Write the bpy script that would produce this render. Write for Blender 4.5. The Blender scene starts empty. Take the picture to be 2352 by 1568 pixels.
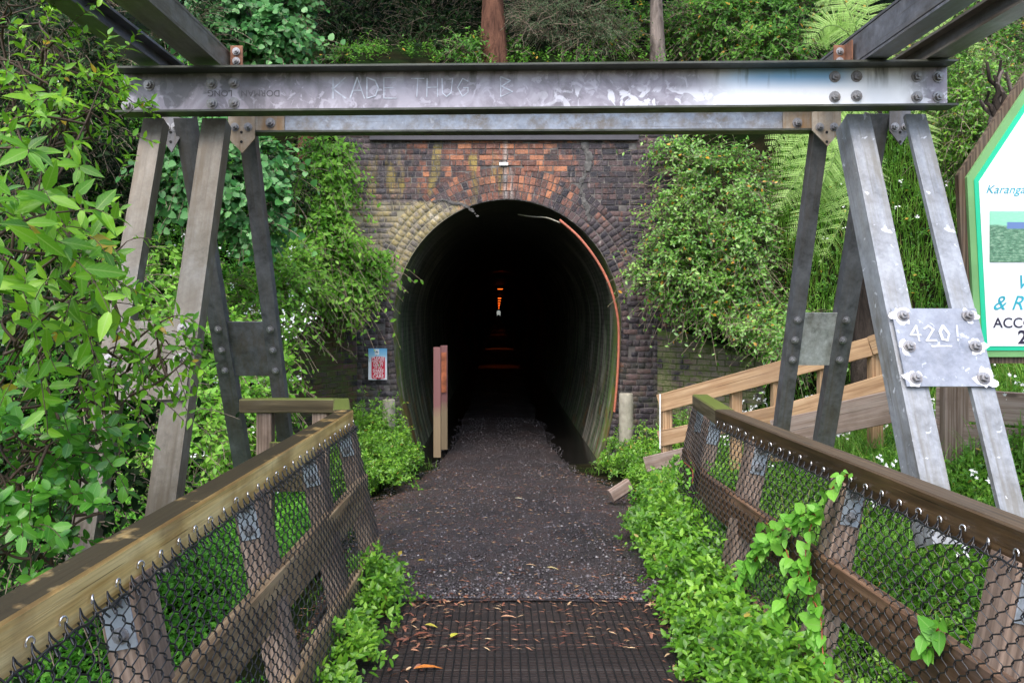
import bpy, bmesh, math, random
import numpy as np
from mathutils import Vector, Matrix

random.seed(7)
rng = np.random.default_rng(7)
SC = bpy.context.scene
COL = SC.collection
R = math.radians

# ------------------------------------------------------------------ camera, world, sun, exposure
CAM_H, F, CX, CY = 1.6, 1900.0, 1145.0, 717.0     # eye height, focal length and axis point, in 2352-px-wide photo units
cam_d = bpy.data.cameras.new('camera')
cam = bpy.data.objects.new('camera', cam_d); COL.objects.link(cam)
cam.location = (0, 0, CAM_H); cam.rotation_euler = (R(90), 0, 0)
cam_d.sensor_width = 36.0; cam_d.lens = 36.0 * F / 2352
cam_d.shift_x = (1176 - CX) / 2352; cam_d.shift_y = -(784 - CY) / 2352
cam_d.clip_start = 0.05; cam_d.clip_end = 3000
SC.camera = cam

SUN_EL, SUN_AZ = R(58), R(200)      # azimuth measured clockwise from +Y: the light comes from behind the camera, a little left
wd = bpy.data.worlds.new('World'); SC.world = wd; wd.use_nodes = True
wn = wd.node_tree; bgn = wn.nodes['Background']
sky = wn.nodes.new('ShaderNodeTexSky'); sky.sky_type = 'NISHITA'; sky.sun_disc = False
sky.sun_elevation = SUN_EL; sky.sun_rotation = SUN_AZ; sky.dust_density = 3.0; sky.air_density = 1.0
wn.links.new(sky.outputs[0], bgn.inputs[0]); bgn.inputs[1].default_value = 0.15
sl = bpy.data.lights.new('sun', 'SUN'); sl.energy = .9; sl.angle = R(60); sl.color = (1, .97, .92)
so = bpy.data.objects.new('sun', sl); COL.objects.link(so)
sdir = Vector((math.sin(SUN_AZ) * math.cos(SUN_EL), math.cos(SUN_AZ) * math.cos(SUN_EL), math.sin(SUN_EL)))
so.rotation_euler = (-sdir).to_track_quat('-Z', 'Y').to_euler(); so.location = (0, -5, 20)
vs = SC.view_settings
vs.view_transform = 'Standard'; vs.look = 'None'; vs.gamma = 1; vs.use_curve_mapping = False
vs.exposure = 1.6
SC.render.engine = 'CYCLES'
SC.cycles.max_bounces = 6; SC.cycles.diffuse_bounces = 3; SC.cycles.glossy_bounces = 3; SC.cycles.transmission_bounces = 3

# ------------------------------------------------------------------ helpers
def at(px, py, Y):
    """the point at depth Y seen at photo position px, py"""
    return Vector(((px - CX) * Y / F, Y, CAM_H - (py - CY) * Y / F))

WORLD = {}
def T(o, label=None, cat=None, group=None, kind=None):
    if label: o['label'] = label
    if cat: o['category'] = cat
    if group: o['group'] = group
    if kind: o['kind'] = kind
    return o

def place(o, M=None, parent=None):
    M = Matrix() if M is None else M
    COL.objects.link(o) if o.name not in COL.objects else None
    WORLD[o.name] = M.copy()
    if parent is not None:
        o.parent = parent
        o.matrix_basis = WORLD[parent.name].inverted() @ M
    else:
        o.matrix_basis = M
    return o

def thing(name, loc, label, cat, group=None, kind=None):
    o = bpy.data.objects.new(name, None); o.empty_display_size = .1
    place(o, Matrix.Translation(Vector(loc)))
    return T(o, label, cat, group, kind)

def obj(name, me, mat=None, parent=None, M=None):
    if mat is not None and not me.materials: me.materials.append(mat)
    return place(bpy.data.objects.new(name, me), M, parent)

def mesh_py(name, v, f, smooth=False):
    me = bpy.data.meshes.new(name); me.from_pydata([tuple(a) for a in v], [], f); me.update()
    if smooth: me.polygons.foreach_set('use_smooth', [True] * len(me.polygons))
    return me

def mesh_np(name, V, Fc, smooth=False):
    """V (n,3); Fc (m,k) all faces with k corners"""
    me = bpy.data.meshes.new(name)
    V = np.ascontiguousarray(V, dtype=np.float32).reshape(-1, 3); Fc = np.ascontiguousarray(Fc, dtype=np.int32)
    m, k = Fc.shape
    me.vertices.add(len(V)); me.vertices.foreach_set('co', V.ravel())
    me.loops.add(m * k); me.loops.foreach_set('vertex_index', Fc.ravel())
    me.polygons.add(m); me.polygons.foreach_set('loop_start', np.arange(0, m * k, k, dtype=np.int32))
    if smooth: me.polygons.foreach_set('use_smooth', np.ones(m, dtype=bool))
    me.update(calc_edges=True)
    return me

def nrm(a):
    return a / np.maximum(np.linalg.norm(a, axis=-1, keepdims=True), 1e-9)

# --- profiles swept along a line
def frame(p0, p1, xdir):
    p0, p1 = Vector(p0), Vector(p1)
    z = (p1 - p0).normalized(); x = Vector(xdir); x = (x - z * x.dot(z)).normalized(); y = z.cross(x)
    M = Matrix((x, y, z)).transposed().to_4x4(); M.translation = p0
    return M, (p1 - p0).length

def prof_rect(w, h, c=.004):
    a, b = w / 2, h / 2
    return [(-a + c, -b), (a - c, -b), (a, -b + c), (a, b - c), (a - c, b), (-a + c, b), (-a, b - c), (-a, -b + c)]
def prof_L(a, b, t):          # corner at the origin, legs along +x (a) and +y (b)
    return [(0, 0), (a, 0), (a, t), (t, t), (t, b), (0, b)]
def prof_I(h, b, t):          # height along y, flanges along x
    a, c, w = h / 2, b / 2, t * .8 / 2
    return [(-c, -a), (c, -a), (c, -a + t), (w, -a + t), (w, a - t), (c, a - t), (c, a), (-c, a), (-c, a - t), (-w, a - t), (-w, -a + t), (-c, -a + t)]
def prof_C(h, b, t):          # web at x=0, flanges towards +x
    a = h / 2
    return [(0, -a), (b, -a), (b, -a + t), (t, -a + t), (t, a - t), (b, a - t), (b, a), (0, a)]

def sweep(name, prof, p0, p1, xdir, mat, parent, segs=1, wob=0.0):
    M, L = frame(p0, p1, xdir); n = len(prof); v = []; f = []
    for s in range(segs + 1):
        jx, jy = (random.uniform(-wob, wob), random.uniform(-wob, wob)) if wob else (0, 0)
        for x, y in prof: v.append((x + jx, y + jy, L * s / segs))
    for s in range(segs):
        for i in range(n):
            j = (i + 1) % n; a = s * n
            f.append((a + i, a + j, a + n + j, a + n + i))
    f.append(tuple(range(n))[::-1]); f.append(tuple(segs * n + i for i in range(n)))
    return obj(name, mesh_py(name, v, f), mat, parent, M)

def box(name, c, sx, sy, sz, mat, parent, rot=None, ch=.003):
    c = Vector(c)
    M = Matrix.Translation(c) @ (rot.to_4x4() if rot is not None else Matrix())
    bm = bmesh.new(); bmesh.ops.create_cube(bm, size=1)
    for v in bm.verts: v.co = Vector((v.co.x * sx, v.co.y * sy, v.co.z * sz))
    if ch: bmesh.ops.bevel(bm, geom=bm.edges[:], offset=min(ch, sx / 3, sy / 3, sz / 3), segments=1, affect='EDGES')
    me = bpy.data.meshes.new(name); bm.to_mesh(me); bm.free()
    return obj(name, me, mat, parent, M)

def lathe(name, rz, mat, parent, M, n=20, smooth=True, phase=0):
    v = []; f = []
    for r, z in rz:
        for i in range(n): v.append((r * math.cos(phase + 2 * math.pi * i / n), r * math.sin(phase + 2 * math.pi * i / n), z))
    for k in range(len(rz) - 1):
        for i in range(n):
            j = (i + 1) % n; f.append((k * n + i, k * n + j, (k + 1) * n + j, (k + 1) * n + i))
    f.append(tuple(range(n))[::-1]); f.append(tuple((len(rz) - 1) * n + i for i in range(n)))
    return obj(name, mesh_py(name, v, f, smooth), mat, parent, M)

# --- many tubes at once: P (N,K,3), radius scalar or (K,)
def tubes(P, rad, sides=4):
    P = np.asarray(P, dtype=float); N, K, _ = P.shape
    d = np.empty_like(P); d[:, 1:-1] = P[:, 2:] - P[:, :-2]; d[:, 0] = P[:, 1] - P[:, 0]; d[:, -1] = P[:, -1] - P[:, -2]
    d = nrm(d)
    ref = np.where(np.abs(d[..., 2:3]) > .9, np.array([1., 0, 0]), np.array([0, 0, 1.]))
    u = nrm(np.cross(d, ref)); w = np.cross(d, u)
    rad = np.broadcast_to(np.asarray(rad, dtype=float), (N, K))
    a = np.arange(sides) * 2 * np.pi / sides
    V = P[:, :, None, :] + rad[:, :, None, None] * (np.cos(a)[None, None, :, None] * u[:, :, None, :] + np.sin(a)[None, None, :, None] * w[:, :, None, :])
    idx = np.arange(N * K * sides).reshape(N, K, sides)
    A = idx[:, :-1]; B = idx[:, 1:]
    Fc = np.stack([A, np.roll(A, -1, 2), np.roll(B, -1, 2), B], -1).reshape(-1, 4)
    return V.reshape(-1, 3), Fc

def join(parts):
    Vs, Fs, o = [], [], 0
    for V, Fc in parts:
        Vs.append(V); Fs.append(Fc + o); o += len(V)
    return np.concatenate(Vs), np.concatenate(Fs)

# --- leaf templates: side, along, normal ; quads
def ovate(w, ws=((.12, .55), (.38, 1.0), (.7, .68)), fold=.22, curl=.12):
    V = [(0, 0, 0)]
    for t, k in ws:
        x = w * k / 2; z = -curl * t * t
        V += [(-x, t, z + fold * x), (0, t, z), (x, t, z + fold * x)]
    V.append((0, 1, -curl)); n = len(ws); Q = [(0, 2, 1, 1), (0, 3, 2, 2)]
    Q = [(0, 0, 2, 1), (0, 0, 3, 2)]
    for k in range(n - 1):
        a = 1 + 3 * k; Q += [(a, a + 1, a + 4, a + 3), (a + 1, a + 2, a + 5, a + 4)]
    a = 1 + 3 * (n - 1); e = len(V) - 1
    return np.array(V), Q, a, e
def tri_leaf(w, **k):
    V, Q, a, e = ovate(w, **k)
    t = [(0, 2, 1), (0, 3, 2), (a, a + 1, e), (a + 1, a + 2, e)]
    for q in Q[2:]: t += [(q[0], q[1], q[2]), (q[0], q[2], q[3])]
    return V, np.array(t)
LEAF_OV = tri_leaf(.5)
LEAF_LAN = tri_leaf(.3, curl=.2)
LEAF_ROUND = tri_leaf(.85, ws=((.06, .75), (.35, 1.0), (.72, .7)), fold=.12, curl=.1)
def simple(w, fold=.07):
    return np.array([(0, 0, 0), (w / 2, .45, fold), (0, 1, -.06), (-w / 2, .45, fold)]), np.array([(0, 1, 2), (0, 2, 3)])
LEAF_S = simple(.52)
LEAF_SN = simple(.3)
LEAF_SR = simple(.85)

def leaf_basis(D, Nn):
    D = nrm(D); Nn = nrm(Nn - D * (Nn * D).sum(-1, keepdims=True)); return np.cross(D, Nn), D, Nn
def leaves(P, D, Nn, S, tm):
    X, Y_, Z = leaf_basis(D, Nn); tv, tf = tm
    V = P[:, None] + S[:, None, None] * (tv[None, :, 0:1] * X[:, None] + tv[None, :, 1:2] * Y_[:, None] + tv[None, :, 2:3] * Z[:, None])
    Fc = (tf[None] + (np.arange(len(P)) * len(tv))[:, None, None]).reshape(-1, 3)
    return V.reshape(-1, 3), Fc

def sprays(s, d, L, nl, size, droop=.3, spread=.9, up=.8, t0=.15, smin=.6):
    """leafy twigs. s, d (N,3); L (N,). returns P, D, N, S of the leaves and the stem points (N,5,3)"""
    N = len(s); d = nrm(d); L = np.asarray(L)
    k = np.arange(nl); t = t0 + (1 - t0) * (k + .7) / nl
    def pos(t): return s[:, None] + d[:, None] * (L[:, None] * t[None])[..., None] - np.array([0, 0, 1.]) * (droop * L[:, None] * t[None] ** 2)[..., None]
    P = pos(t)
    tang = nrm(d[:, None] - np.array([0, 0, 1.]) * (2 * droop * t)[None, :, None])
    ref = nrm(rng.normal(size=(N, 3))); u = nrm(np.cross(d, ref)); w = np.cross(d, u)
    ang = k[None] * 2.4 + rng.uniform(0, 6.3, (N, 1)) + rng.normal(0, .25, (N, nl))
    rad = np.cos(ang)[..., None] * u[:, None] + np.sin(ang)[..., None] * w[:, None]
    D = nrm(tang * (1 - spread * (1 - .5 * t))[None, :, None] + rad * spread + rng.normal(0, .12, (N, nl, 3)))
    Nn = tang * .6 + np.array([0, 0, up]) + np.array([0, -.35, 0]) + rng.normal(0, .3, (N, nl, 3))
    S = size * rng.uniform(smin, 1.1, (N, nl)) * (1 - .35 * np.abs(t - .55))[None]
    tt = np.linspace(0, 1, 5)
    return P.reshape(-1, 3), D.reshape(-1, 3), Nn.reshape(-1, 3), S.ravel(), pos(tt)

# ------------------------------------------------------------------ materials
class NT:
    def __init__(s, name):
        s.m = bpy.data.materials.new(name); s.m.use_nodes = True; s.t = s.m.node_tree; s.t.nodes.clear()
        s.out = s.t.nodes.new('ShaderNodeOutputMaterial')
    def n(s, typ, ins=None, **kw):
        nd = s.t.nodes.new('ShaderNode' + typ)
        for k, v in kw.items(): setattr(nd, k, v)
        for k, v in (ins or {}).items(): s.set(nd.inputs[k], v)
        return nd
    def set(s, sock, v):
        if isinstance(v, bpy.types.NodeSocket): s.t.links.new(v, sock)
        elif isinstance(v, (tuple, list)) and len(v) == 3 and sock.type == 'RGBA': sock.default_value = (*v, 1)
        else: sock.default_value = v
    def co(s, which='Object'): return s.n('TexCoord').outputs[which]
    def pos(s): return s.n('NewGeometry').outputs['Position']
    def isl(s): return s.n('NewGeometry').outputs['Random Per Island']
    def orand(s): return s.n('ObjectInfo').outputs['Random']
    def mapv(s, v, scale=(1, 1, 1), loc=(0, 0, 0), rot=(0, 0, 0)): return s.n('Mapping', {'Vector': v, 'Scale': scale, 'Location': loc, 'Rotation': rot}).outputs[0]
    def noise(s, v, scale, detail=4, rough=.55, dist=0): return s.n('TexNoise', {'Vector': v, 'Scale': scale, 'Detail': detail, 'Roughness': rough, 'Distortion': dist}).outputs['Fac']
    def math(s, op, a, b=0.0, c=0.0, clamp=False): return s.n('Math', {0: a, 1: b, 2: c}, operation=op, use_clamp=clamp).outputs[0]
    def ramp(s, f, stops, interp='LINEAR'):
        nd = s.n('ValToRGB', {'Fac': f}); cr = nd.color_ramp; cr.interpolation = interp
        while len(cr.elements) < len(stops): cr.elements.new(.5)
        for e, (p, c) in zip(cr.elements, stops):
            e.position = p; e.color = (*c, 1) if isinstance(c, tuple) else (c, c, c, 1)
        return nd.outputs[0]
    def mr(s, v, a, b, c=0.0, d=1.0): return s.n('MapRange', {'Value': v, 'From Min': a, 'From Max': b, 'To Min': c, 'To Max': d}).outputs[0]
    def mix(s, f, a, b, blend='MIX'):
        nd = s.n('Mix', data_type='RGBA', blend_type=blend); s.set(nd.inputs[0], f); s.set(nd.inputs[6], a); s.set(nd.inputs[7], b)
        return nd.outputs[2]
    def xyz(s, v): return s.n('SeparateXYZ', {0: v}).outputs
    def bump(s, h, st, dist=.01): return s.n('Bump', {'Height': h, 'Strength': st, 'Distance': dist}).outputs[0]
    def bsdf(s, col, rough=.6, metal=0.0, normal=None, spec=.5, **kw):
        b = s.n('BsdfPrincipled', {'Base Color': col, 'Roughness': rough, 'Metallic': metal, 'Specular IOR Level': spec})
        if normal is not None: s.set(b.inputs['Normal'], normal)
        for k, v in kw.items(): s.set(b.inputs[k.replace('_', ' ')], v)
        return b.outputs[0]
    def done(s, sh): s.t.links.new(sh, s.out.inputs[0]); return s.m

def mat_leaf(name, dark, mid, light, odd=None, rough=.38, trans=.32, var=.6, spec=.4):
    t = NT(name)
    r = t.math('FRACT', t.math('ADD', t.isl(), t.orand()))
    cl = t.noise(t.pos(), 1.7, 2)
    f = t.math('ADD', t.math('MULTIPLY', r, var), t.math('MULTIPLY', t.mr(cl, .3, .7), 1 - var))
    stops = [(0, dark), (.45, mid), (.93, light)]
    c = t.ramp(f, stops)
    if odd:
        c = t.mix(t.math('GREATER_THAN', r, 1 - odd[1]), c, odd[0])
    b = t.bsdf(c, rough, spec=spec)
    tr = t.n('BsdfTranslucent', {0: t.mix(.5, c, (.45, .6, .05), 'MULTIPLY')}).outputs[0]
    tc = t.mix(0.0, c, c)
    tr = t.n('BsdfTranslucent', {0: t.mix(.35, c, light)}).outputs[0]
    mx = t.n('MixShader', {0: trans, 1: b, 2: tr}).outputs[0]
    return t.done(mx)

def mat_simple(name, col, rough=.6, metal=0.0, var=.15, scale=8, bump=.0, spec=.5):
    t = NT(name); n = t.noise(t.co(), scale, 5)
    c = t.mix(t.mr(n, .3, .7), tuple(x * (1 - var) for x in col), tuple(min(1, x * (1 + var)) for x in col))
    return t.done(t.bsdf(c, rough, metal, t.bump(t.noise(t.co(), scale * 8, 4), bump, .004) if bump else None, spec))

def mat_steel(name, c0, c1, c2, stain, stain_amt, metal=.35, patch=7, rough=(.32, .6), white=0.0, streak=(16, 16, 1.2)):
    t = NT(name); v = t.co()
    a = t.noise(v, patch * 1.3, 10, .72, .15); st = t.noise(t.mapv(v, streak), 1.0, 6, .7); big = t.noise(v, 1.6, 3); med = t.noise(v, patch * .5, 5, .65, .2)
    f = t.math('ADD', t.math('MULTIPLY', a, .6), t.math('MULTIPLY', med, .4))
    c = t.ramp(f, [(.38, c0), (.48, c1), (.56, tuple(.6 * p + .4 * q for p, q in zip(c1, c2))), (.64, c2)])
    sp = t.n('TexVoronoi', {'Vector': v, 'Scale': 55.0}).outputs['Color']; c = t.mix(.35, c, t.ramp(sp, [(.3, .8), (.75, 1.12)]), 'MULTIPLY')
    sm = t.math('MULTIPLY', t.mr(st, .42, .62), t.mr(big, .32, .56)); sm = t.math('MULTIPLY', sm, stain_amt, clamp=True)
    c = t.mix(sm, c, stain)
    run = t.mr(t.noise(t.mapv(v, (38, 38, 1.6), (2, 5, 0)), 1.0, 4, .6), .6, .72); c = t.mix(t.math('MULTIPLY', run, min(.6, stain_amt)), c, tuple(.55 * x for x in stain))
    sc_ = t.mr(t.noise(v, 90, 4, .8), .66, .74); c = t.mix(t.math('MULTIPLY', sc_, .5), c, tuple(min(.8, 1.7 * x) for x in c2))
    if white:
        wsp = t.mr(t.noise(v, 17, 6, .6, .5), .63, .67); c = t.mix(t.math('MULTIPLY', wsp, white), c, (.7, .72, .76))
    rg = t.mr(a, .3, .7, rough[0], rough[1])
    return t.done(t.bsdf(c, rg, metal, t.bump(t.math('ADD', t.noise(v, 60, 5), t.noise(v, 12, 3)), .2, .004)))

def mat_wood(name, c0, c1, c2, moss=0.0, mossc=(.06, .09, .02), rough=.62, stain=(.12, .05, .02), stain_amt=.3):
    t = NT(name); v = t.n('VectorMath', {0: t.co(), 1: t.orand()}, operation='ADD').outputs[0]
    g = t.noise(t.mapv(v, (28, 28, 1.3)), 1.0, 6, .65, .4); fine = t.noise(t.mapv(v, (130, 130, 3)), 1.0, 4)
    w = t.n('TexWave', {'Vector': t.mapv(v, (1, 1, .06)), 'Scale': 14, 'Distortion': 6, 'Detail': 3, 'Detail Scale': 1.4}, bands_direction='X').outputs['Fac']
    f = t.math('ADD', t.math('MULTIPLY', g, .75), t.math('MULTIPLY', w, .22))
    c = t.ramp(f, [(.3, c0), (.5, c1), (.72, c2)])
    c = t.mix(t.math('MULTIPLY', t.mr(fine, .4, .7), .35), c, tuple(x * .45 for x in c0))
    tone = t.mr(t.orand(), 0, 1, .85, 1.12); c = t.mix(1.0, c, t.n('CombineColor', {0: tone, 1: tone, 2: tone}).outputs[0], 'MULTIPLY')
    big = t.noise(v, 3.2, 4, .6); c = t.mix(t.math('MULTIPLY', t.mr(big, .48, .66), stain_amt), c, stain)
    knot = t.n('TexVoronoi', {'Vector': t.mapv(v, (5, 5, 1.6)), 'Scale': 1.0}).outputs['Distance']
    c = t.mix(t.mr(knot, .09, .04, 0.0, .7), c, tuple(x * .3 for x in c0))
    crk = t.mr(t.noise(t.mapv(v, (70, 70, .9), (0, 0, 7)), 1.0, 3, .6), .64, .68); c = t.mix(t.math('MULTIPLY', crk, .75), c, tuple(x * .22 for x in c0))
    gy = t.mr(t.noise(t.mapv(v, (5, 5, 1.5), (4, 1, 0)), 1.0, 6, .7), .5, .62); c = t.mix(t.math('MULTIPLY', gy, .16), c, tuple(.5 * x + .12 for x in c1))
    if moss:
        up = t.xyz(t.n('NewGeometry').outputs['Normal'])[2]
        mm = t.math('MULTIPLY', t.mr(up, .4, .9), t.mr(t.noise(v, 7, 5), .2, .42)); c = t.mix(t.math('MULTIPLY', mm, moss), c, mossc); rough = t.mr(mm, 0, 1, rough, .8)
    return t.done(t.bsdf(c, rough, 0, t.bump(t.math('ADD', g, t.math('MULTIPLY', fine, .5)), .5, .005), .22))

M_LEAF_FG = mat_leaf('bright_shrub_leaf', (.03, .12, .008), (.13, .36, .018), (.36, .66, .04), odd=((.55, .36, .04), .015), rough=.3, trans=.4)
def veined(src, name, vein):
    m = src.copy(); m.name = name; t = NT.__new__(NT); t.m = m; t.t = m.node_tree
    b = [n for n in t.t.nodes if n.type == 'BSDF_PRINCIPLED'][0]; c = b.inputs['Base Color'].links[0].from_socket
    x, y, z = t.xyz(t.co()); ax = t.math('ABSOLUTE', x)
    mid = t.mr(ax, .022, .006); sv = t.math('SINE', t.math('MULTIPLY', t.math('SUBTRACT', y, t.math('MULTIPLY', ax, 1.1)), 52)); sv = t.mr(sv, .8, 1.0, 0, .45)
    f = t.math('MAXIMUM', mid, sv); nc = t.mix(t.math('MULTIPLY', f, .55), c, vein); t.t.links.new(nc, b.inputs['Base Color'])
    t.t.links.new(t.bump(t.math('ADD', mid, t.math('MULTIPLY', sv, .8)), -.5, .01), b.inputs['Normal']); return m
M_LEAF_FGP = veined(M_LEAF_FG, 'bright_shrub_leaf_veined', (.4, .6, .14))
M_VINE = veined(mat_leaf('vine_leaf', (.05, .2, .015), (.12, .36, .03), (.24, .54, .07), rough=.35, spec=.35), 'vine_leaf_veined', (.3, .5, .14))
M_LEAF_LOW = mat_leaf('low_shrub_leaf', (.014, .075, .008), (.055, .22, .018), (.17, .45, .04), rough=.26)
M_BANK = mat_leaf('bank_groundcover_leaf', (.02, .1, .01), (.075, .28, .022), (.2, .5, .05), rough=.42, spec=.25)
M_COVER = mat_leaf('path_groundcover_leaf', (.022, .08, .007), (.095, .26, .018), (.26, .49, .05), odd=((.34, .27, .05), .012), rough=.34, trans=.3)
M_KAWA = mat_leaf('heart_leaf', (.018, .085, .018), (.055, .2, .045), (.19, .4, .14), rough=.36, trans=.2, spec=.3)
M_IVY = mat_leaf('hanging_creeper_leaf', (.05, .17, .012), (.14, .36, .03), (.3, .56, .07), rough=.42, spec=.25)
M_GLOSS = mat_leaf('glossy_shrub_leaf', (.025, .1, .014), (.1, .26, .03), (.28, .48, .1), odd=((.5, .27, .03), .03), rough=.24, trans=.2)
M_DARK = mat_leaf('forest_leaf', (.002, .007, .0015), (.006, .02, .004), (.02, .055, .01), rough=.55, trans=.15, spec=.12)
M_MIDF = mat_leaf('understory_leaf', (.02, .07, .01), (.06, .19, .02), (.17, .38, .045), odd=((.5, .3, .04), .02), rough=.45, spec=.25)
M_GREY = mat_leaf('feathery_leaf', (.02, .04, .02), (.05, .085, .035), (.11, .17, .08), rough=.6, spec=.2, trans=.2)
M_GRASS = mat_leaf('grass_blade', (.05, .16, .015), (.14, .34, .035), (.3, .52, .09), odd=((.32, .3, .1), .06), rough=.42, trans=.35)
M_FERN = mat_leaf('fern_frond', (.2, .36, .06), (.34, .54, .13), (.52, .7, .25), rough=.5, trans=.45, var=.3)
M_PETAL = mat_simple('white_petal', (.85, .86, .84), .6, var=.04)
M_STEM = mat_simple('stem_brown', (.06, .035, .018), .7)
M_STEMG = mat_simple('stem_green', (.12, .2, .04), .6)
M_STEMR = mat_simple('stem_red', (.28, .06, .03), .5)
M_TWIG = mat_simple('twig_pale', (.22, .17, .12), .8)

M_ST_L = mat_steel('weathered_galvanised_steel', (.1, .088, .07), (.17, .15, .12), (.27, .255, .23), (.1, .078, .05), 1.0, metal=.2)
M_ST_R = mat_steel('clean_galvanised_steel', (.2, .21, .225), (.3, .315, .34), (.44, .46, .49), (.17, .15, .11), .75, metal=.12, white=.8, rough=(.28, .5))
M_ST_D = mat_steel('dark_galvanised_steel', (.07, .07, .075), (.14, .14, .15), (.24, .24, .26), (.13, .1, .07), .6, metal=.25)
M_ST_B2 = mat_steel('streaked_galvanised_steel', (.24, .26, .3), (.35, .38, .43), (.48, .51, .57), (.2, .16, .11), 1.0, metal=.2, patch=10, streak=(1.5, 9, 9), white=.3)
M_BOLT = mat_steel('bolt_steel', (.2, .2, .2), (.32, .32, .33), (.48, .48, .5), (.16, .1, .06), .6, metal=.5, patch=30)
M_PLATE = mat_simple('zinc_strap', (.45, .5, .56), .35, .4, .2, 30)
M_RUST = mat_simple('rusty_steel', (.2, .09, .05), .8, .1, .4, 20, .3)

def mat_beam():
    t = NT('painted_crossbeam_steel'); v = t.pos(); x, y, z = t.xyz(v)
    a = t.noise(v, 5, 6, .62, .8); b = t.noise(v, 16, 5, .6, 1.0)
    c = t.ramp(a, [(.38, (.2, .18, .2)), (.5, (.32, .29, .33)), (.6, (.42, .39, .44))])
    c = t.mix(t.math('MULTIPLY', t.mr(b, .55, .6), .75), c, (.5, .47, .53))
    wn_ = t.math('MULTIPLY', t.mr(t.noise(v, 9, 4, .5, 1.5), .5, .54), t.math('MULTIPLY', t.mr(x, .15, .5), t.mr(z, 2.86, 2.82)))
    c = t.mix(t.math('MULTIPLY', wn_, .85), c, (.78, .77, .82))
    d = t.math('ADD', x, t.mr(t.noise(v, 3, 3), 0, 1, -.25, .25))
    whitened = t.math('MULTIPLY', t.mr(d, 1.0, 1.35), t.mr(d, 2.42, 2.15)); c = t.mix(t.math('MULTIPLY', whitened, .95), c, (.88, .9, .93))  # right span of the web mixed to near white
    bl = t.math('MULTIPLY', t.math('MULTIPLY', t.mr(d, 1.2, 1.5), t.mr(d, 2.05, 1.85)), t.mr(z, 2.84, 2.91)); c = t.mix(t.math('MULTIPLY', bl, .85), c, (.2, .5, .8))
    s = t.noise(t.mapv(v, (14, 1, 2)), 1, 4); c = t.mix(t.math('MULTIPLY', t.math('MULTIPLY', t.mr(s, .52, .66), t.mr(z, 2.84, 2.93)), .8), c, (.05, .055, .035))
    dk = t.math('MULTIPLY', t.mr(t.noise(v, 4.2, 4, .5, .6), .54, .57), t.mr(x, -1.1, -1.5)); c = t.mix(t.math('MULTIPLY', dk, .7), c, (.1, .1, .11))
    return t.done(t.bsdf(c, t.mr(a, .3, .7, .35, .6), .1, t.bump(t.noise(v, 70, 4), .1, .002)))
M_BEAM = mat_beam()

M_RAIL_L = mat_wood('pale_wet_pine', (.5, .3, .09), (.8, .55, .21), (.9, .7, .34), moss=.98, mossc=(.022, .018, .009), stain=(.14, .06, .02), stain_amt=.5, rough=.5)
M_RAIL_R = mat_wood('dark_wet_timber', (.03, .019, .01), (.07, .042, .02), (.13, .08, .04), moss=.5, mossc=(.09, .075, .055), rough=.35, stain=(.03, .015, .01))
M_POST = mat_wood('weathered_post_timber', (.17, .12, .09), (.32, .23, .175), (.46, .35, .27), stain=(.06, .04, .03), stain_amt=.5)
M_BRACE = mat_wood('tan_brace_timber', (.2, .13, .07), (.38, .26, .15), (.52, .38, .23), stain=(.08, .04, .02), stain_amt=.4)
M_BRACE_R = mat_wood('brown_brace_timber', (.1, .055, .03), (.19, .11, .065), (.28, .17, .1), stain=(.05, .03, .02), stain_amt=.4)
M_NEWT = mat_wood('new_sawn_timber', (.36, .22, .12), (.52, .34, .19), (.64, .45, .28), stain=(.3, .16, .08), stain_amt=.35)
M_SLEEP = mat_wood('grey_retaining_timber', (.17, .12, .09), (.28, .21, .17), (.38, .31, .27), stain=(.12, .08, .06), stain_amt=.5)
M_MOSSW = mat_wood('mossy_timber', (.07, .055, .03), (.14, .11, .06), (.24, .2, .12), moss=1.0, mossc=(.12, .15, .03), stain=(.04, .03, .02), stain_amt=.7)
M_DECK = mat_wood('wet_deck_timber', (.03, .018, .015), (.06, .038, .03), (.1, .065, .05), rough=.45, stain=(.02, .012, .012), stain_amt=.5)
M_WIRE = mat_simple('black_coated_wire', (.02, .02, .022), .35, var=.2, spec=.5)
M_NET = mat_simple('black_deck_netting', (.008, .008, .009), .6)
M_STAPLE = mat_simple('bright_staple', (.7, .7, .72), .25, .8)
M_BROWNP = mat_simple('brown_painted_post', (.22, .1, .09), .6, var=.15, bump=.1)
M_CONC = mat_simple('weathered_concrete', (.3, .28, .22), .85, var=.3, scale=10, bump=.4)
M_ORANGE = mat_simple('orange_pipe_plastic', (.45, .14, .085), .55, var=.25)
M_CABLE = mat_simple('pale_cable', (.3, .28, .22), .6)
M_STRIP = mat_simple('lintel_steel', (.065, .06, .07), .6, .2, .15)

def mat_barkk(name, a, b):
    t = NT(name); v = t.co(); n = t.noise(t.mapv(v, (9, 9, 2)), 1, 6, .7, .5)
    return t.done(t.bsdf(t.ramp(n, [(.35, a), (.65, b)]), .9, 0, t.bump(n, 1.0, .05), .1))
M_BARK = mat_barkk('reddish_bark', (.05, .025, .018), (.18, .085, .055))
M_BARKP = mat_barkk('pale_bark', (.08, .065, .055), (.28, .23, .2))
M_BARKD = mat_barkk('dark_bark', (.015, .012, .01), (.07, .055, .045))

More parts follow.
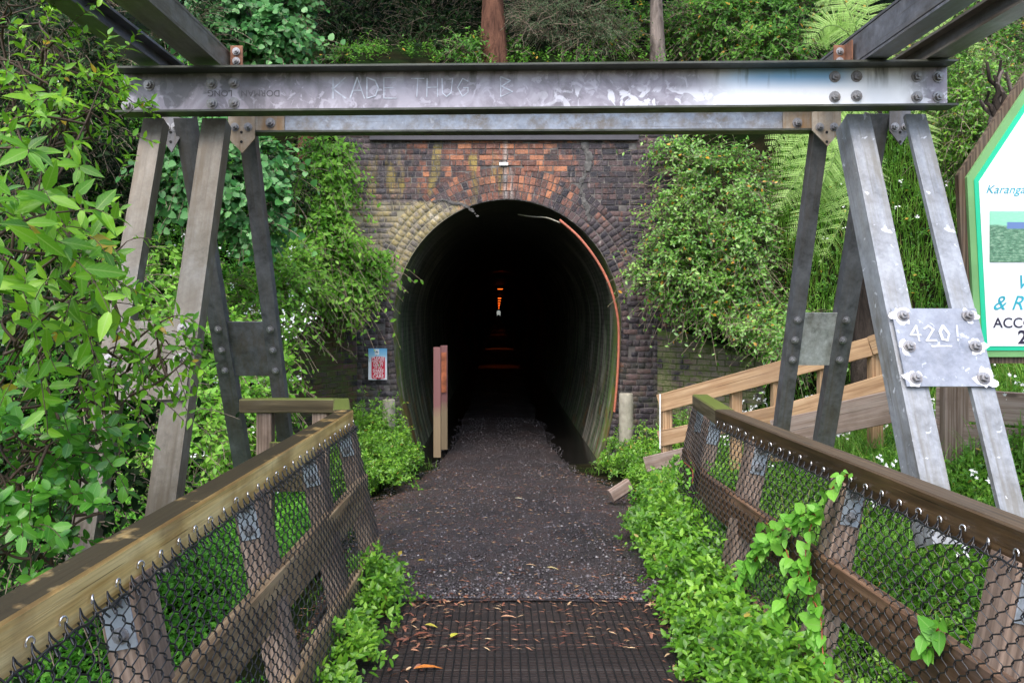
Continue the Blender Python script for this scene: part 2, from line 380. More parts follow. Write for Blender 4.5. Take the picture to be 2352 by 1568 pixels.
def mat_brick(name='portal_brick', wing=None):
    t = NT(name); p = t.pos(); x, y, z = t.xyz(p)
    r = t.math('FRACT', t.math('ADD', t.math('MULTIPLY', t.isl(), 7.3), t.math('MULTIPLY', t.orand(), 3.7)))
    r2 = t.math('FRACT', t.math('MULTIPLY', r, 13.7))
    big = t.noise(p, 1.1, 4, .6); mid = t.noise(p, 4.5, 4, .6); vs_ = t.noise(t.mapv(p, (5.5, 5.5, .7)), 1.0, 4, .6)
    dark = t.ramp(r2, [(0, (.02, .018, .025)), (.5, (.055, .042, .048)), (1, (.12, .075, .07))])
    red = t.ramp(r2, [(0, (.1, .05, .04)), (.55, (.24, .095, .06)), (1, (.48, .19, .09))])
    if wing is None:
        m = t.math('MULTIPLY', t.mr(x, -1.9, -.2), t.mr(x, 1.7, .5)); m = t.math('MULTIPLY', m, t.mr(z, 2.6, 3.5))
        m = t.math('ADD', m, t.mr(mid, .3, .7, -.35, .3)); m = t.math('ADD', m, t.mr(vs_, .35, .65, -.35, .35))
        pick = t.mr(t.math('SUBTRACT', m, t.math('MULTIPLY', r, .75)), .02, .42)
        c = t.mix(pick, dark, red)
        # yellow lichen and lime on the left haunch
        yl = t.math('MULTIPLY', t.math('MULTIPLY', t.mr(x, -.35, -.75), t.mr(z, 3.22, 3.18)), t.mr(t.math('ADD', z, t.mr(mid, 0, 1, -.5, .5)), 1.6, 2.4))
        yc = t.ramp(mid, [(.33, (.09, .08, .075)), (.45, (.27, .23, .17)), (.55, (.42, .33, .13)), (.66, (.5, .44, .33))])
        c = t.mix(t.math('MULTIPLY', yl, .92), c, yc)
        yv = t.math('MULTIPLY', t.mr(t.noise(t.mapv(p, (4, 4, 1.0), (3, 0, 1)), 1, 3), .58, .66), t.math('MULTIPLY', t.mr(x, .2, -.1), t.mr(z, 2.9, 3.3)))
        c = t.mix(t.math('MULTIPLY', yv, .7), c, (.36, .27, .06))
        lime = t.mr(t.noise(t.mapv(p, (7, 7, .8), (1.3, 0, 0)), 1, 5, .7), .6, .7); c = t.mix(t.math('MULTIPLY', lime, .6), c, (.4, .36, .33)); pl_ = t.math('MULTIPLY', t.mr(x, -1.3, -1.6), t.mr(t.noise(p, 3.5, 5, .7), .45, .6)); c = t.mix(t.math('MULTIPLY', pl_, .45), c, (.22, .19, .19))
        cl = t.math('SUBTRACT', 1.0, t.mr(t.math('ABSOLUTE', t.math('SUBTRACT', x, .1)), .0, .05)); c = t.mix(t.math('MULTIPLY', t.math('MULTIPLY', cl, t.mr(z, 3.1, 3.3)), .6), c, (.42, .4, .38))
        sat = t.mr(vs_, .56, .66); c = t.mix(t.math('MULTIPLY', sat, .5), c, (.03, .026, .028))
        gr = t.noise(p, 2.7, 6, .72, .6); c = t.mix(t.math('MULTIPLY', t.mr(gr, .5, .62), .6), c, (.028, .026, .028))
        sp = t.noise(p, 24, 5, .75); c = t.mix(t.math('MULTIPLY', t.mr(sp, .56, .68), .4), c, (.3, .27, .25)); c = t.mix(t.math('MULTIPLY', t.mr(sp, .46, .36), .55), c, (.02, .018, .02))
        base = t.math('MULTIPLY', t.mr(z, 1.2, .0), t.mr(mid, .45, .6)); c = t.mix(t.math('MULTIPLY', base, .5), c, (.07, .09, .03))
    else:
        c = t.mix(t.mr(mid, .4, .6), dark, wing[0]); c = t.mix(t.mr(big, .45, .6), c, wing[1])
        mo = t.mr(t.noise(p, 9, 5, .7), .5, .58); c = t.mix(t.math('MULTIPLY', mo, .7), c, (.07, .1, .02))
    bmp = t.bump(t.math('ADD', t.noise(p, 55, 5), t.noise(p, 16, 4)), .9, .01)
    return t.done(t.bsdf(c, t.mr(mid, .3, .7, .5, .85), 0, bmp, .4))
M_BRICK = mat_brick()
M_BRICK_WL = mat_brick('left_wing_brick', ((.12, .05, .03), (.06, .06, .02)))
M_BRICK_WR = mat_brick('right_wing_brick', ((.2, .19, .1), (.16, .14, .1)))
def mat_mortar():
    t = NT('lime_mortar'); p = t.pos(); n = t.noise(p, 6, 5, .6)
    x, y, z = t.xyz(p); yl = t.math('MULTIPLY', t.math('MULTIPLY', t.mr(x, -.35, -.75), t.mr(z, 3.22, 3.18)), t.mr(z, 1.8, 2.3))
    c = t.mix(t.math('MULTIPLY', yl, .85), t.ramp(n, [(.35, (.06, .055, .055)), (.55, (.14, .125, .115)), (.7, (.26, .24, .21))]), (.34, .3, .2))
    return t.done(t.bsdf(c, .9, 0, t.bump(t.noise(p, 80, 4), .5, .005)))
M_MORT = mat_mortar()
def mat_mortar_moss():
    t = NT('mossy_mortar'); p = t.pos(); n = t.noise(p, 6, 5, .6)
    return t.done(t.bsdf(t.ramp(n, [(.35, (.05, .08, .015)), (.6, (.1, .14, .03)), (.75, (.12, .11, .08))]), .9))
M_MORTM = mat_mortar_moss()

def mat_barrel():
    t = NT('tunnel_lining'); uv = t.n('UVMap').outputs[0]; p = t.pos(); x, y, z = t.xyz(p)
    br = t.n('TexBrick', {'Vector': t.mapv(uv, (1, 1, 1)), 'Color1': (.1, .095, .075), 'Color2': (.05, .048, .04), 'Mortar': (.02, .022, .014), 'Scale': 1.0, 'Mortar Size': .009, 'Brick Width': .24, 'Row Height': .08})
    sx = t.noise(t.mapv(p, (.1, 3.4, .22)), 1, 5, .65, .3); sx2 = t.noise(t.mapv(p, (.1, 7, .3), (3, 1, 0)), 1, 4, .6, .3)
    blt = t.noise(p, 1.6, 5, .7); c = t.mix(t.math('MULTIPLY', t.math('MULTIPLY', t.mr(sx, .46, .6), t.mr(blt, .38, .56)), .85), br.outputs[0], (.46, .43, .37))
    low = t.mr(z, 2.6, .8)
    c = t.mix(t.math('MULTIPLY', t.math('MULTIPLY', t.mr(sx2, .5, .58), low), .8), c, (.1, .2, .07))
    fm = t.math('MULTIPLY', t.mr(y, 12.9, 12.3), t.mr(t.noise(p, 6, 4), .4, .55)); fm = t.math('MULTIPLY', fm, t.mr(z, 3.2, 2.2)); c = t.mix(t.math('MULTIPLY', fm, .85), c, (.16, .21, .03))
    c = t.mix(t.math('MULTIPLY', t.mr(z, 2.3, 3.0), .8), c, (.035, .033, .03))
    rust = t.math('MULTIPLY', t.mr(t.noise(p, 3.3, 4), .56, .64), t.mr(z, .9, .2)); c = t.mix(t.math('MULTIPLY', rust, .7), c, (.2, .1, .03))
    h = t.math('ADD', br.outputs[1], t.math('MULTIPLY', t.noise(p, 20, 4), -.6))
    return t.done(t.bsdf(c, .55, 0, t.bump(h, -.6, .01), .4))
M_BARREL = mat_barrel()

def mat_path():
    t = NT('wet_gravel_path'); p = t.pos(); v = t.n('TexVoronoi', {'Vector': p, 'Scale': 75}); v2 = t.n('TexVoronoi', {'Vector': p, 'Scale': 34})
    n = t.noise(p, 2.2, 5, .6); f = t.noise(p, 120, 4)
    c = t.ramp(v.outputs['Color'], [(.1, (.015, .013, .014)), (.5, (.036, .031, .034)), (.85, (.064, .056, .062)), (1, (.14, .13, .135))])
    c = t.mix(t.mr(n, .4, .65), c, t.mix(.6, c, (.05, .03, .026)))
    dm = t.noise(p, .9, 5, .65, .3); c = t.mix(t.math('MULTIPLY', t.mr(dm, .45, .6), .5), c, (.014, .013, .013)); x_ = t.xyz(p)[0]; ed = t.math('ABSOLUTE', t.math('SUBTRACT', x_, .1)); c = t.mix(t.math('MULTIPLY', t.mr(t.math('ADD', ed, t.mr(n, .3, .7, -.3, .3)), .75, 1.25), .5), c, (.07, .034, .024))
    h = t.math('ADD', v.outputs['Distance'], t.math('MULTIPLY', v2.outputs['Distance'], 1.0)); h = t.math('ADD', h, f)
    return t.done(t.bsdf(c, t.mr(n, .35, .65, .35, .7), 0, t.bump(h, .8, .012), .5))
M_PATH = mat_path()
def mat_stone():
    t = NT('gravel_chip'); r = t.isl()
    c = t.ramp(r, [(0, (.018, .015, .017)), (.45, (.036, .03, .033)), (.75, (.065, .055, .062)), (.96, (.13, .12, .13)), (1, (.3, .29, .29))])
    return t.done(t.bsdf(c, .38, 0, None, .6))
M_STONE = mat_stone()
def mat_litter():
    t = NT('leaf_litter'); r = t.isl()
    c = t.ramp(r, [(0, (.1, .035, .022)), (.5, (.2, .075, .045)), (.8, (.34, .17, .09)), (1, (.5, .36, .2))])
    return t.done(t.bsdf(c, .6))
M_LITTER = mat_litter()
def mat_soil():
    t = NT('bank_soil'); p = t.pos(); n = t.noise(p, 3, 6, .65); g = t.noise(p, 1.2, 3)
    c = t.ramp(n, [(.3, (.005, .005, .003)), (.5, (.012, .012, .005)), (.7, (.028, .022, .012))]); c = t.mix(t.mr(g, .4, .6), c, (.008, .018, .004))
    return t.done(t.bsdf(c, .95, 0, t.bump(n, .8, .05), .05))
M_SOIL = mat_soil()
# ------------------------------------------------------------------ terrain
def zpath(Y): return np.where(Y < 4.6, 0.0, np.where(Y < 12, -.077 * (Y - 4.6), -.57))
def sstep(a, b, x):
    t = np.clip((x - a) / (b - a), 0, 1); return t * t * (3 - 2 * t)
FX = [-60, -12, -5, -4, -3.3, -2.9, -2.36, -2.3, 2.62, 2.68, 3.35, 3.8, 5, 8, 14, 60]
FY = [2, 4.6, 7.2, 8.6, 9.8, 10.9, 11.8, 12.05, 12.05, 11.95, 11.25, 10.2, 8.3, 5.4, 3.5, 2]
SX = [0, 0, 0, 0, .8, 1.7, 1.9, 5.6, 5.6, 1.5, 1.4, .3, 0, 0, 0, 0]
KX = [1.1, 1.2, 1.5, 1.5, 1.5, 1.6, 1.8, 1.5, 1.5, 1.6, 1.3, 1.15, 1.1, 1.0, .9, .8]
def hgt(X, Y):
    X = np.asarray(X, float); Y = np.asarray(Y, float)
    g = sstep(4.2, 5.3, Y)
    side = sstep(1.25, 1.9, np.abs(X - .15))
    b = -.8 * (1 - g) + zpath(np.maximum(Y, 4.6)) * g
    b = np.where(Y > 4.62, np.maximum(b, zpath(Y) - .8 * side * (1 - g) - .0), b)
    b = b - .12 * side * (X < 0) * g
    b = b + g * .42 * np.maximum(X - 2.1, 0) * sstep(5.6, 7.0, Y + .5 * (X - 2))
    Fv = np.interp(X, FX, FY); S = np.interp(X, FX, SX); K = np.interp(X, FX, KX)
    d = Y - Fv
    s = b + S * sstep(0, .28, d) + K * np.maximum(d, 0)
    Tt = 5.0 + .55 * (Y - 12)
    h = np.where(d > 0, np.minimum(s, np.maximum(Tt, b)), b)
    bump = .10 * np.sin(1.7 * X + .6 * Y) * np.sin(1.3 * Y - .4 * X) + .05 * np.sin(4.1 * X + 1.1) * np.sin(3.7 * Y)
    off = np.maximum(sstep(0, .6, d), sstep(2.2, 3.2, np.abs(X - .15)))
    return h + bump * off
def hn(X, Y, e=.12):
    gx = (hgt(X + e, Y) - hgt(X - e, Y)) / (2 * e); gy = (hgt(X, Y + e) - hgt(X, Y - e)) / (2 * e)
    gx = np.clip(gx, -2.5, 2.5); gy = np.clip(gy, -2.5, 2.5)
    return nrm(np.stack([-gx, -gy, np.ones_like(gx)], -1))

xs = np.unique(np.round(np.concatenate([np.arange(-60, -14, 3.), np.arange(-14, 14.01, .25), np.arange(14, 61, 3.), [-2.3, -2.36, 2.62, 2.68]]), 3))
ys = np.unique(np.round(np.concatenate([np.arange(-40, -4, 3.), np.arange(-4, 11.9, .25), [12.0, 12.05, 12.36], np.arange(12.5, 22, .25), np.arange(22, 90, 3.)]), 3))
GX, GY = np.meshgrid(xs, ys, indexing='ij'); GZ = hgt(GX, GY)
GZ = np.where((GY < 12.05) & (GX > -2.3) & (GX < 2.62), np.minimum(GZ, zpath(GY) + .02) - .03, GZ)
idx = np.arange(GX.size).reshape(GX.shape)
q = np.stack([idx[:-1, :-1], idx[1:, :-1], idx[1:, 1:], idx[:-1, 1:]], -1)
cx = (GX[:-1, :-1] + GX[1:, 1:]) / 2; cy = (GY[:-1, :-1] + GY[1:, 1:]) / 2
keep = ~((cy > 12.0) & (cy < 12.36) & (cx > -2.3) & (cx < 2.62))
me = mesh_np('terrain', np.stack([GX, GY, GZ], -1).reshape(-1, 3), q[keep].reshape(-1, 4), True)
T(obj('hillside', me, M_SOIL), kind='structure')

# path: crowned gravel strip with an uneven edge, running into the tunnel
py_ = np.concatenate([np.arange(4.56, 12.0, .2), np.arange(12, 40, 1.0), np.arange(40, 720, 20.)])
def path_edges(Y):
    l = np.interp(Y, [4.5, 5.5, 7, 8.3, 10, 11, 12, 14, 17, 30, 800], [-.95, -1.15, -1.35, -1.4, -1.2, -1.0, -.95, -.85, -.8, -.9, -.9])
    r = np.interp(Y, [4.5, 5.5, 7, 8.3, 9.5, 10.5, 12, 14, 17, 30, 800], [1.1, 1.35, 1.6, 1.55, 1.5, 1.2, 1.05, .98, .9, 1.0, 1.0])
    return l + .05 * np.sin(Y * 5.1), r + .05 * np.sin(Y * 4.3 + 1)
l, r = path_edges(py_); us = np.linspace(0, 1, 13)
PX = l[:, None] + (r - l)[:, None] * us; PY = np.repeat(py_[:, None], 13, 1)
PZ = zpath(PY) + .012 + .05 * (1 - (2 * us - 1) ** 4)[None] - .05 + .006 * np.sin(PX * 9) * np.sin(PY * 7)
PZ[:, 0] -= .05; PZ[:, -1] -= .05
idx = np.arange(PX.size).reshape(PX.shape)
q = np.stack([idx[:-1, :-1], idx[:-1, 1:], idx[1:, 1:], idx[1:, :-1]], -1).reshape(-1, 4)
T(obj('path', mesh_np('path', np.stack([PX, PY, PZ], -1).reshape(-1, 3), q, True), M_PATH), kind='structure')
def path_z(X, Y):
    l, r = path_edges(Y); u = np.clip((X - l) / (r - l), 0, 1)
    return zpath(Y) + .012 + .05 * (1 - (2 * u - 1) ** 4) - .05

# loose gravel and litter on the path
n = 26000
Yg = 4.6 + 12.4 * rng.random(n) ** 1.9; l, r = path_edges(Yg); Xg = l + (r - l) * rng.random(n); Zg = path_z(Xg, Yg)
S = .005 + .012 * rng.random(n) ** 3.2 + (rng.random(n) > .996) * .012
octv = np.array([(1, 0, 0), (0, 1, 0), (-1, 0, 0), (0, -1, 0), (0, 0, .6), (0, 0, -.5)], float)
octf = np.array([(0, 1, 4), (1, 2, 4), (2, 3, 4), (3, 0, 4), (1, 0, 5), (2, 1, 5), (3, 2, 5), (0, 3, 5)])
a = rng.uniform(0, 6.28, n); ca, sa = np.cos(a), np.sin(a)
vv = octv[None] * (1 + rng.uniform(-.35, .35, (n, 6, 3)))
V = np.stack([vv[..., 0] * ca[:, None] - vv[..., 1] * sa[:, None], vv[..., 0] * sa[:, None] + vv[..., 1] * ca[:, None], vv[..., 2]], -1) * S[:, None, None]
V += np.stack([Xg, Yg, Zg + S * .15], -1)[:, None]
T(obj('loose_gravel', mesh_np('loose_gravel', V.reshape(-1, 3), (octf[None] + 6 * np.arange(n)[:, None, None]).reshape(-1, 3)), M_STONE),
  'loose dark wet gravel chips strewn over the path', 'gravel', kind='stuff')
n = 4600
Yg = 3.9 + 7.3 * rng.random(n) ** 1.3; l, r = path_edges(np.maximum(Yg, 4.6)); u = np.where(rng.random(n) < .55, rng.beta(.5, .5, n), rng.random(n)); Xg = l + (r - l) * u
Zg = np.where(Yg < 4.58, .012, path_z(Xg, Yg)) + .004
a = rng.uniform(-.9, .9, n) + (rng.random(n) > .5) * np.pi; D = np.stack([np.cos(a), np.sin(a), rng.normal(0, .06, n)], -1)
V, Fc = leaves(np.stack([Xg, Yg, Zg], -1), D, np.stack([rng.normal(0, .2, n), rng.normal(0, .2, n), np.ones(n)], -1), rng.uniform(.015, .055, n), simple(.14, .02))
T(obj('leaf_litter', mesh_np('leaf_litter', V, Fc), M_LITTER), 'reddish dead needles and leaf scraps scattered along the path and deck', 'leaf litter', kind='stuff')

# ------------------------------------------------------------------ tunnel
AC, HW, ZS, RISE, ZB, HB = at(1165, 740, 12).x, 261 * 12 / F, 1.45, 282 * 12 / F, -.75, 205 * 12 / F
def profile(n_arc=40, n_side=12, off=0.0):
    """opening outline from left foot over the crown to right foot, offset outwards"""
    pts = []
    for i in range(n_side):
        t = i / n_side; z = ZB + (ZS - ZB) * t; pts.append((-(HB + (HW - HB) * math.sin(t * math.pi / 2) ** .8) - off, z))
    for i in range(n_arc + 1):
        a = math.pi * (1 - i / n_arc); pts.append(((HW + off) * math.cos(a), ZS + (RISE + off) * math.sin(a)))
    for i in range(n_side - 1, -1, -1):
        t = i / n_side; z = ZB + (ZS - ZB) * t; pts.append(((HB + (HW - HB) * math.sin(t * math.pi / 2) ** .8) + off, z))
    return [(AC + x, z) for x, z in pts]
WY = 12.0
prof = profile(); npf = len(prof)
# lining (barrel)
byl = [11.98, 12.1, 12.3, 12.6, 13, 13.5, 14, 15, 16, 18, 20, 24, 28, 34, 40, 50, 60, 80, 100, 150, 200, 300, 400, 550, 720]
V = []; UVs = []; s = 0; sl_ = [0]
for i in range(1, npf): s += math.dist(prof[i], prof[i - 1]); sl_.append(s)
for yy in byl:
    for i, (x, z) in enumerate(prof): V.append((x, yy, z))
fc = []; uvs = []
for k in range(len(byl) - 1):
    for i in range(npf - 1):
        fc.append((k * npf + i, (k + 1) * npf + i, (k + 1) * npf + i + 1, k * npf + i + 1))
        uvs += [(byl[k], sl_[i]), (byl[k + 1], sl_[i]), (byl[k + 1], sl_[i + 1]), (byl[k], sl_[i + 1])]
me = mesh_py('tunnel_lining', V, fc, True); ul = me.uv_layers.new(name='UVMap')
for d_, uvc in zip(ul.data, uvs): d_.uv = uvc

portal = thing('tunnel_portal', (0, WY, -.57), 'old soot-stained brick tunnel portal with a horseshoe arch', 'tunnel portal')
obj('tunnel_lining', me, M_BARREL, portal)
# outer casing of the tunnel so that no daylight leaks into it, and its floor
op = profile(16, 4, .5); V = [(x, yy, z) for yy in (12.6, 720) for x, z in op]; no = len(op)
fc = [(i, i + 1, no + i + 1, no + i) for i in range(no - 1)]
obj('tunnel_casing', mesh_py('tunnel_casing', V, fc), M_MORT, portal)
V = [(x, yy, -.6 if abs(x) < 2.6 else -.6) for yy in (11.9, 14, 20, 60, 200, 720) for x in (-2.4, -1.2, 0, 1.4, 2.7)]
fc = [(k * 5 + i, k * 5 + i + 1, (k + 1) * 5 + i + 1, (k + 1) * 5 + i) for k in range(5) for i in range(4)]
T(obj('tunnel_floor', mesh_py('tunnel_floor', V, fc), mat_simple('wet_drain_mud', (.012, .011, .01), .12, var=.3, scale=3, bump=.1)), kind='structure')
# mortar backing with the opening cut out
X0, X1, Z0, Z1 = -2.36, 2.68, -.95, 4.92
outer = []
for (x, z) in prof:
    dx, dz = x - AC, z - ZS
    if z <= ZS + .3: outer.append((X0 if dx < 0 else X1, z if z > ZB + .01 else Z0))
    else:
        sx_ = ((X1 - AC) if dx > 0 else (AC - X0)) / max(abs(dx), 1e-6); sz_ = (Z1 - ZS) / dz; k_ = min(sx_, sz_); outer.append((AC + dx * k_, ZS + dz * k_))
V = [(x, WY, z) for x, z in prof] + [(x, WY, z) for x, z in outer] + [(x, WY + .6, z) for x, z in outer]
fc = [(i, i + 1, npf + i + 1, npf + i) for i in range(npf - 1)] + [(npf + i, npf + i + 1, 2 * npf + i + 1, 2 * npf + i) for i in range(npf - 1)]
V += [(X0, WY, Z1), (X1, WY, Z1)]; 
il = max(i for i in range(npf) if outer[i][0] <= X0 + 1e-4 and prof[i][0] < AC); ir = min(i for i in range(npf) if outer[i][0] >= X1 - 1e-4 and prof[i][0] > AC)
fc += [(npf + il, npf + il + 1, len(V) - 2), (npf + ir - 1, npf + ir, len(V) - 1)]
obj('mortar_face', mesh_py('mortar_face', V, fc), M_MORT, portal)

# bricks
BH, BL = .0815, .212
def brick_me(name):
    d, c = .05, .004; v = []
    for (yy, k) in ((d, 0), (c, 0), (0, c)):
        for sx, sz in ((-.5, -.5), (.5, -.5), (.5, .5), (-.5, .5)): v.append((sx - math.copysign(k / .22, sx), yy, sz - math.copysign(k / .075, sz)))
    f = [(8, 9, 10, 11)]
    for a in (0, 4):
        for i in range(4): j = (i + 1) % 4; f.append((a + i, a + j, a + 4 + j, a + 4 + i))
    return mesh_py(name, v, f)
BME = brick_me('brick'); BME.materials.append(M_BRICK)
BV = np.array([v.co[:] for v in BME.vertices]); BF = np.array([tuple(p.vertices) for p in BME.polygons])
bricks = []          # cx, cz, angle, length, height, proud
NR, RT = 4, .118
for k in range(NR):
    o = .006 + RT * (k + .5); pr = profile(200, 60, o); acc = 0; last = pr[0]; L_ = []; s = 0
    cum = [0]
    for i in range(1, len(pr)): cum.append(cum[-1] + math.dist(pr[i], pr[i - 1]))
    stepb = .083; nb = int(cum[-1] / stepb); j = 0
    for b in range(nb):
        t = (b + .5 + .35 * (k % 2)) * cum[-1] / nb
        while j < len(cum) - 2 and cum[j + 1] < t: j += 1
        u = (t - cum[j]) / max(cum[j + 1] - cum[j], 1e-9); u = min(1, max(0, u))
        x = pr[j][0] + (pr[j + 1][0] - pr[j][0]) * u; z = pr[j][1] + (pr[j + 1][1] - pr[j][1]) * u
        a = math.atan2(pr[j + 1][1] - pr[j][1], pr[j + 1][0] - pr[j][0])
        if z < -.62: continue
        if k > 0 and (z - ZS) < (.35 + .12 * k) * RISE * .8: continue
        bricks.append((x, z, -a + math.pi / 2, RT - .012, cum[-1] / nb - .011, random.uniform(.001, .009)))
def inside_ring(x, z, o):
    dx, dz = x - AC, z - ZS
    o = min(o, .12) if dz < .35 * RISE * .8 else (o if dz > .62 * RISE * .8 else .24)
    if dz >= 0: return (dx / (HW + o)) ** 2 + (dz / (RISE + o)) ** 2 < 1
    t = max(0, (z - ZB) / (ZS - ZB)); return abs(dx) < HB + (HW - HB) * math.sin(t * math.pi / 2) ** .8 + min(o, .24)
row = 0; z = -.6
while z < Z1 - BH:
    x = X0 - (.12 if row % 2 else 0) - .02 * (row % 3); hdr = row % 2 == 1
    while x < X1:
        L = BL / 2 if (hdr and random.random() < .8) or random.random() < .08 else BL * random.choice((1, 1, .95))
        cx_ = x + L / 2
        x0c, x1c = max(x, X0), min(x + L, X1)
        if x1c - x0c > .04 and not inside_ring(cx_, z + BH / 2, NR * RT):
            bricks.append(((x0c + x1c) / 2, z + BH / 2, 0, x1c - x0c - .011, BH - .011, random.uniform(.0, .012) - (.02 if random.random() < .012 else 0)))
        x += L
    z += BH; row += 1
bricks = [b for b in bricks if b[1] < 4.9]
score = [(-(abs(b[0] - .35) / 1.9) - abs(b[1] - 3.55) / .75 - (5 if b[1] > 4.12 else 0)) for b in bricks]
order = sorted(range(len(bricks)), key=lambda i: -score[i]); top = set(order[:300])
rv = []; 
for i, (x, z, a, L, H, pr_) in enumerate(bricks):
    pr_ *= .35 if x < -.3 and z > 2.1 else 1; L *= random.uniform(.97, 1.02); H *= random.uniform(.95, 1.04); a += random.gauss(0, .018)
    M = Matrix.Translation((x, WY - .004 - pr_, z)) @ Matrix.Rotation(a, 4, 'Y') @ Matrix.Diagonal((L, 1, H, 1))
    if i in top: obj('brick', BME, None, portal, M)
    else: rv.append(np.array([tuple(M @ Vector(v)) for v in BV]))
rv = np.array(rv)
obj('brickwork', mesh_np('brickwork', rv.reshape(-1, 3), (BF[None] + 12 * np.arange(len(rv))[:, None, None]).reshape(-1, 4)), M_BRICK, portal)['kind'] = 'stuff'
# lintel strip, coping, crack filler, white tag lamp
sweep('lintel_strip', prof_rect(.06, .1, .006), (-1.86, WY - .045, 4.13), (2.02, WY - .045, 4.13), (0, 1, 0), M_STRIP, portal)
sweep('coping', prof_rect(.5, .14, .02), (X0 - .05, WY + .15, 4.99), (X1 + .05, WY + .15, 4.99), (0, 1, 0), M_CONC, portal, 8, .006)
rubble = []
for i in range(26):       # patched, eroded seam down the right of the crown
    zz = 4.02 - i * .043; xx = 1.25 + .05 * math.sin(i * .33) + random.uniform(-.025, .025)
    rubble.append((xx, zz, random.choice((.02, .03, .045, .07))))
bm = bmesh.new()
for xx, zz, rr in rubble:
    g = bmesh.ops.create_icosphere(bm, subdivisions=2, radius=rr, matrix=Matrix.Translation((xx, WY - .012, zz)) @ Matrix.Diagonal((.9, .2, 1.2, 1)))
    for v in g['verts']: v.co += Vector((random.uniform(-1, 1), random.uniform(-1, 1) * .4, random.uniform(-1, 1))) * rr * .16
me = bpy.data.meshes.new('mortar_patch'); bm.to_mesh(me); bm.free(); M_PATCH = mat_simple('patch_mortar', (.1, .094, .088), .95, var=.5, scale=14, bump=.5)
obj('mortar_patch', me, M_PATCH, portal)['kind'] = 'stuff'
bm = bmesh.new()
for i in range(22):       # broken lime seam on the left haunch
    t = i / 21; xx = -.98 + .62 * t; zz = 3.2 + .03 * math.sin(t * 9) - max(0, t - .6) * .55
    g = bmesh.ops.create_icosphere(bm, subdivisions=2, radius=random.uniform(.012, .035), matrix=Matrix.Translation((xx + .05, WY - .014, zz)) @ Matrix.Diagonal((1.1, .25, .6, 1)))
    for v in g['verts']: v.co += Vector((random.uniform(-1, 1), 0, random.uniform(-1, 1))) * .008
me = bpy.data.meshes.new('mortar_patch'); bm.to_mesh(me); bm.free()
obj('mortar_patch', me, M_PATCH, portal)['kind'] = 'stuff'
tg = box('marker_plate', at(1157, 377, 11.97), .13, .03, .045, M_PETAL, None, ch=.004)
T(tg, 'small white rectangular plate fixed high on the brick above the arch crown', 'plate')

# wing walls
def wing(name, a, b, ztop0, ztop1, mat, mort, label, th):
    a, b = Vector(a), Vector(b); d = (b - a).normalized(); L = (b - a).length; nn = Vector((d.y, -d.x, 0))
    if nn.y > 0: nn = -nn
    w = thing(name, (a.x, a.y, -.57), label, 'wall')
    Rm = Matrix((Vector((d.x, d.y, 0)), -nn, Vector((0, 0, 1)))).transposed().to_4x4()
    if Rm.determinant() < 0: Rm = Matrix((Vector((-d.x, -d.y, 0)), -nn, Vector((0, 0, 1)))).transposed().to_4x4()
    v = []
    for s in (0, .4):
        o = -nn * s
        v += [(a + o).to_tuple()[:2] + (-.9,), (b + o).to_tuple()[:2] + (-.9,), (b + o).to_tuple()[:2] + (ztop1,), (a + o).to_tuple()[:2] + (ztop0,)]
    obj('mortar_face', mesh_py('mortar_face', v, [(0, 1, 2, 3), (3, 2, 6, 7), (5, 4, 7, 6), (1, 5, 6, 2), (4, 0, 3, 7)]), mort, w)
    me = brick_me('brick'); me.materials.append(mat); zz = -.6; r_ = 0; cnt = 0
    while zz < max(ztop0, ztop1):
        s = -(.116 if r_ % 2 else 0)
        while s < L:
            e = min(s + BL, L); s0 = max(s, 0)
            zt = ztop0 + (ztop1 - ztop0) * ((s0 + e) / 2 / L)
            if e - s0 > .04 and zz + BH < zt:
                c = a + d * ((s0 + e) / 2) + nn * (.004 + random.uniform(0, .014))
                obj('brick', me, None, w, Matrix.Translation((c.x, c.y, zz + BH / 2)) @ Rm @ Matrix.Diagonal((e - s0 - .011, 1, BH - .012, 1)))
            s += BL
        zz += BH; r_ += 1
    return w
wing('wing_wall', (-2.05, 11.97, 0), (-2.95, 10.5, 0), 2.2, 1.7, M_BRICK_WL, M_MORTM, 'dark mossy brick wing wall on the sign side of the portal', 1)
wing('wing_wall', (2.3, 11.97, 0), (3.5, 10.9, 0), 1.35, .95, M_BRICK_WR, M_MORTM, 'yellow-green mossy brick wing wall behind the sawn timber fence', 1)

# pipe and cable
def curve_tube(name, pts, r, mat, sides=8, parent=None, M=None):
    V, Fc = tubes(np.array([pts]), r, sides); return obj(name, mesh_np(name, V, Fc, True), mat, parent)
def smooth_pts(pts, n=40):
    P = np.array([tuple(p) for p in pts]); t = np.linspace(0, len(P) - 1, n); out = []
    for tt in t:
        i = min(int(tt), len(P) - 2); u = tt - i; p0 = P[max(i - 1, 0)]; p1 = P[i]; p2 = P[i + 1]; p3 = P[min(i + 2, len(P) - 1)]
        out.append(.5 * ((2 * p1) + (-p0 + p2) * u + (2 * p0 - 5 * p1 + 4 * p2 - p3) * u * u + (-p0 + 3 * p1 - 3 * p2 + p3) * u ** 3))
    return np.array(out)
PYp = 11.93
T(curve_tube('orange_pipe', smooth_pts([at(x, y, PYp) for x, y in ((1285, 505), (1330, 545), (1372, 600), (1402, 660), (1419, 730), (1421, 800), (1417, 880), (1411, 945))], 50), .019, M_ORANGE),
  'orange plastic pipe following the arch edge down to the ground', 'pipe')
T(curve_tube('hanging_cable', smooth_pts([at(1190, 493, 12.6), at(1225, 498, 12.3), at(1255, 500, 12.1), at(1287, 512, 11.95)], 20), .01, M_CABLE), 'pale thin cable sagging across the arch soffit', 'cable')

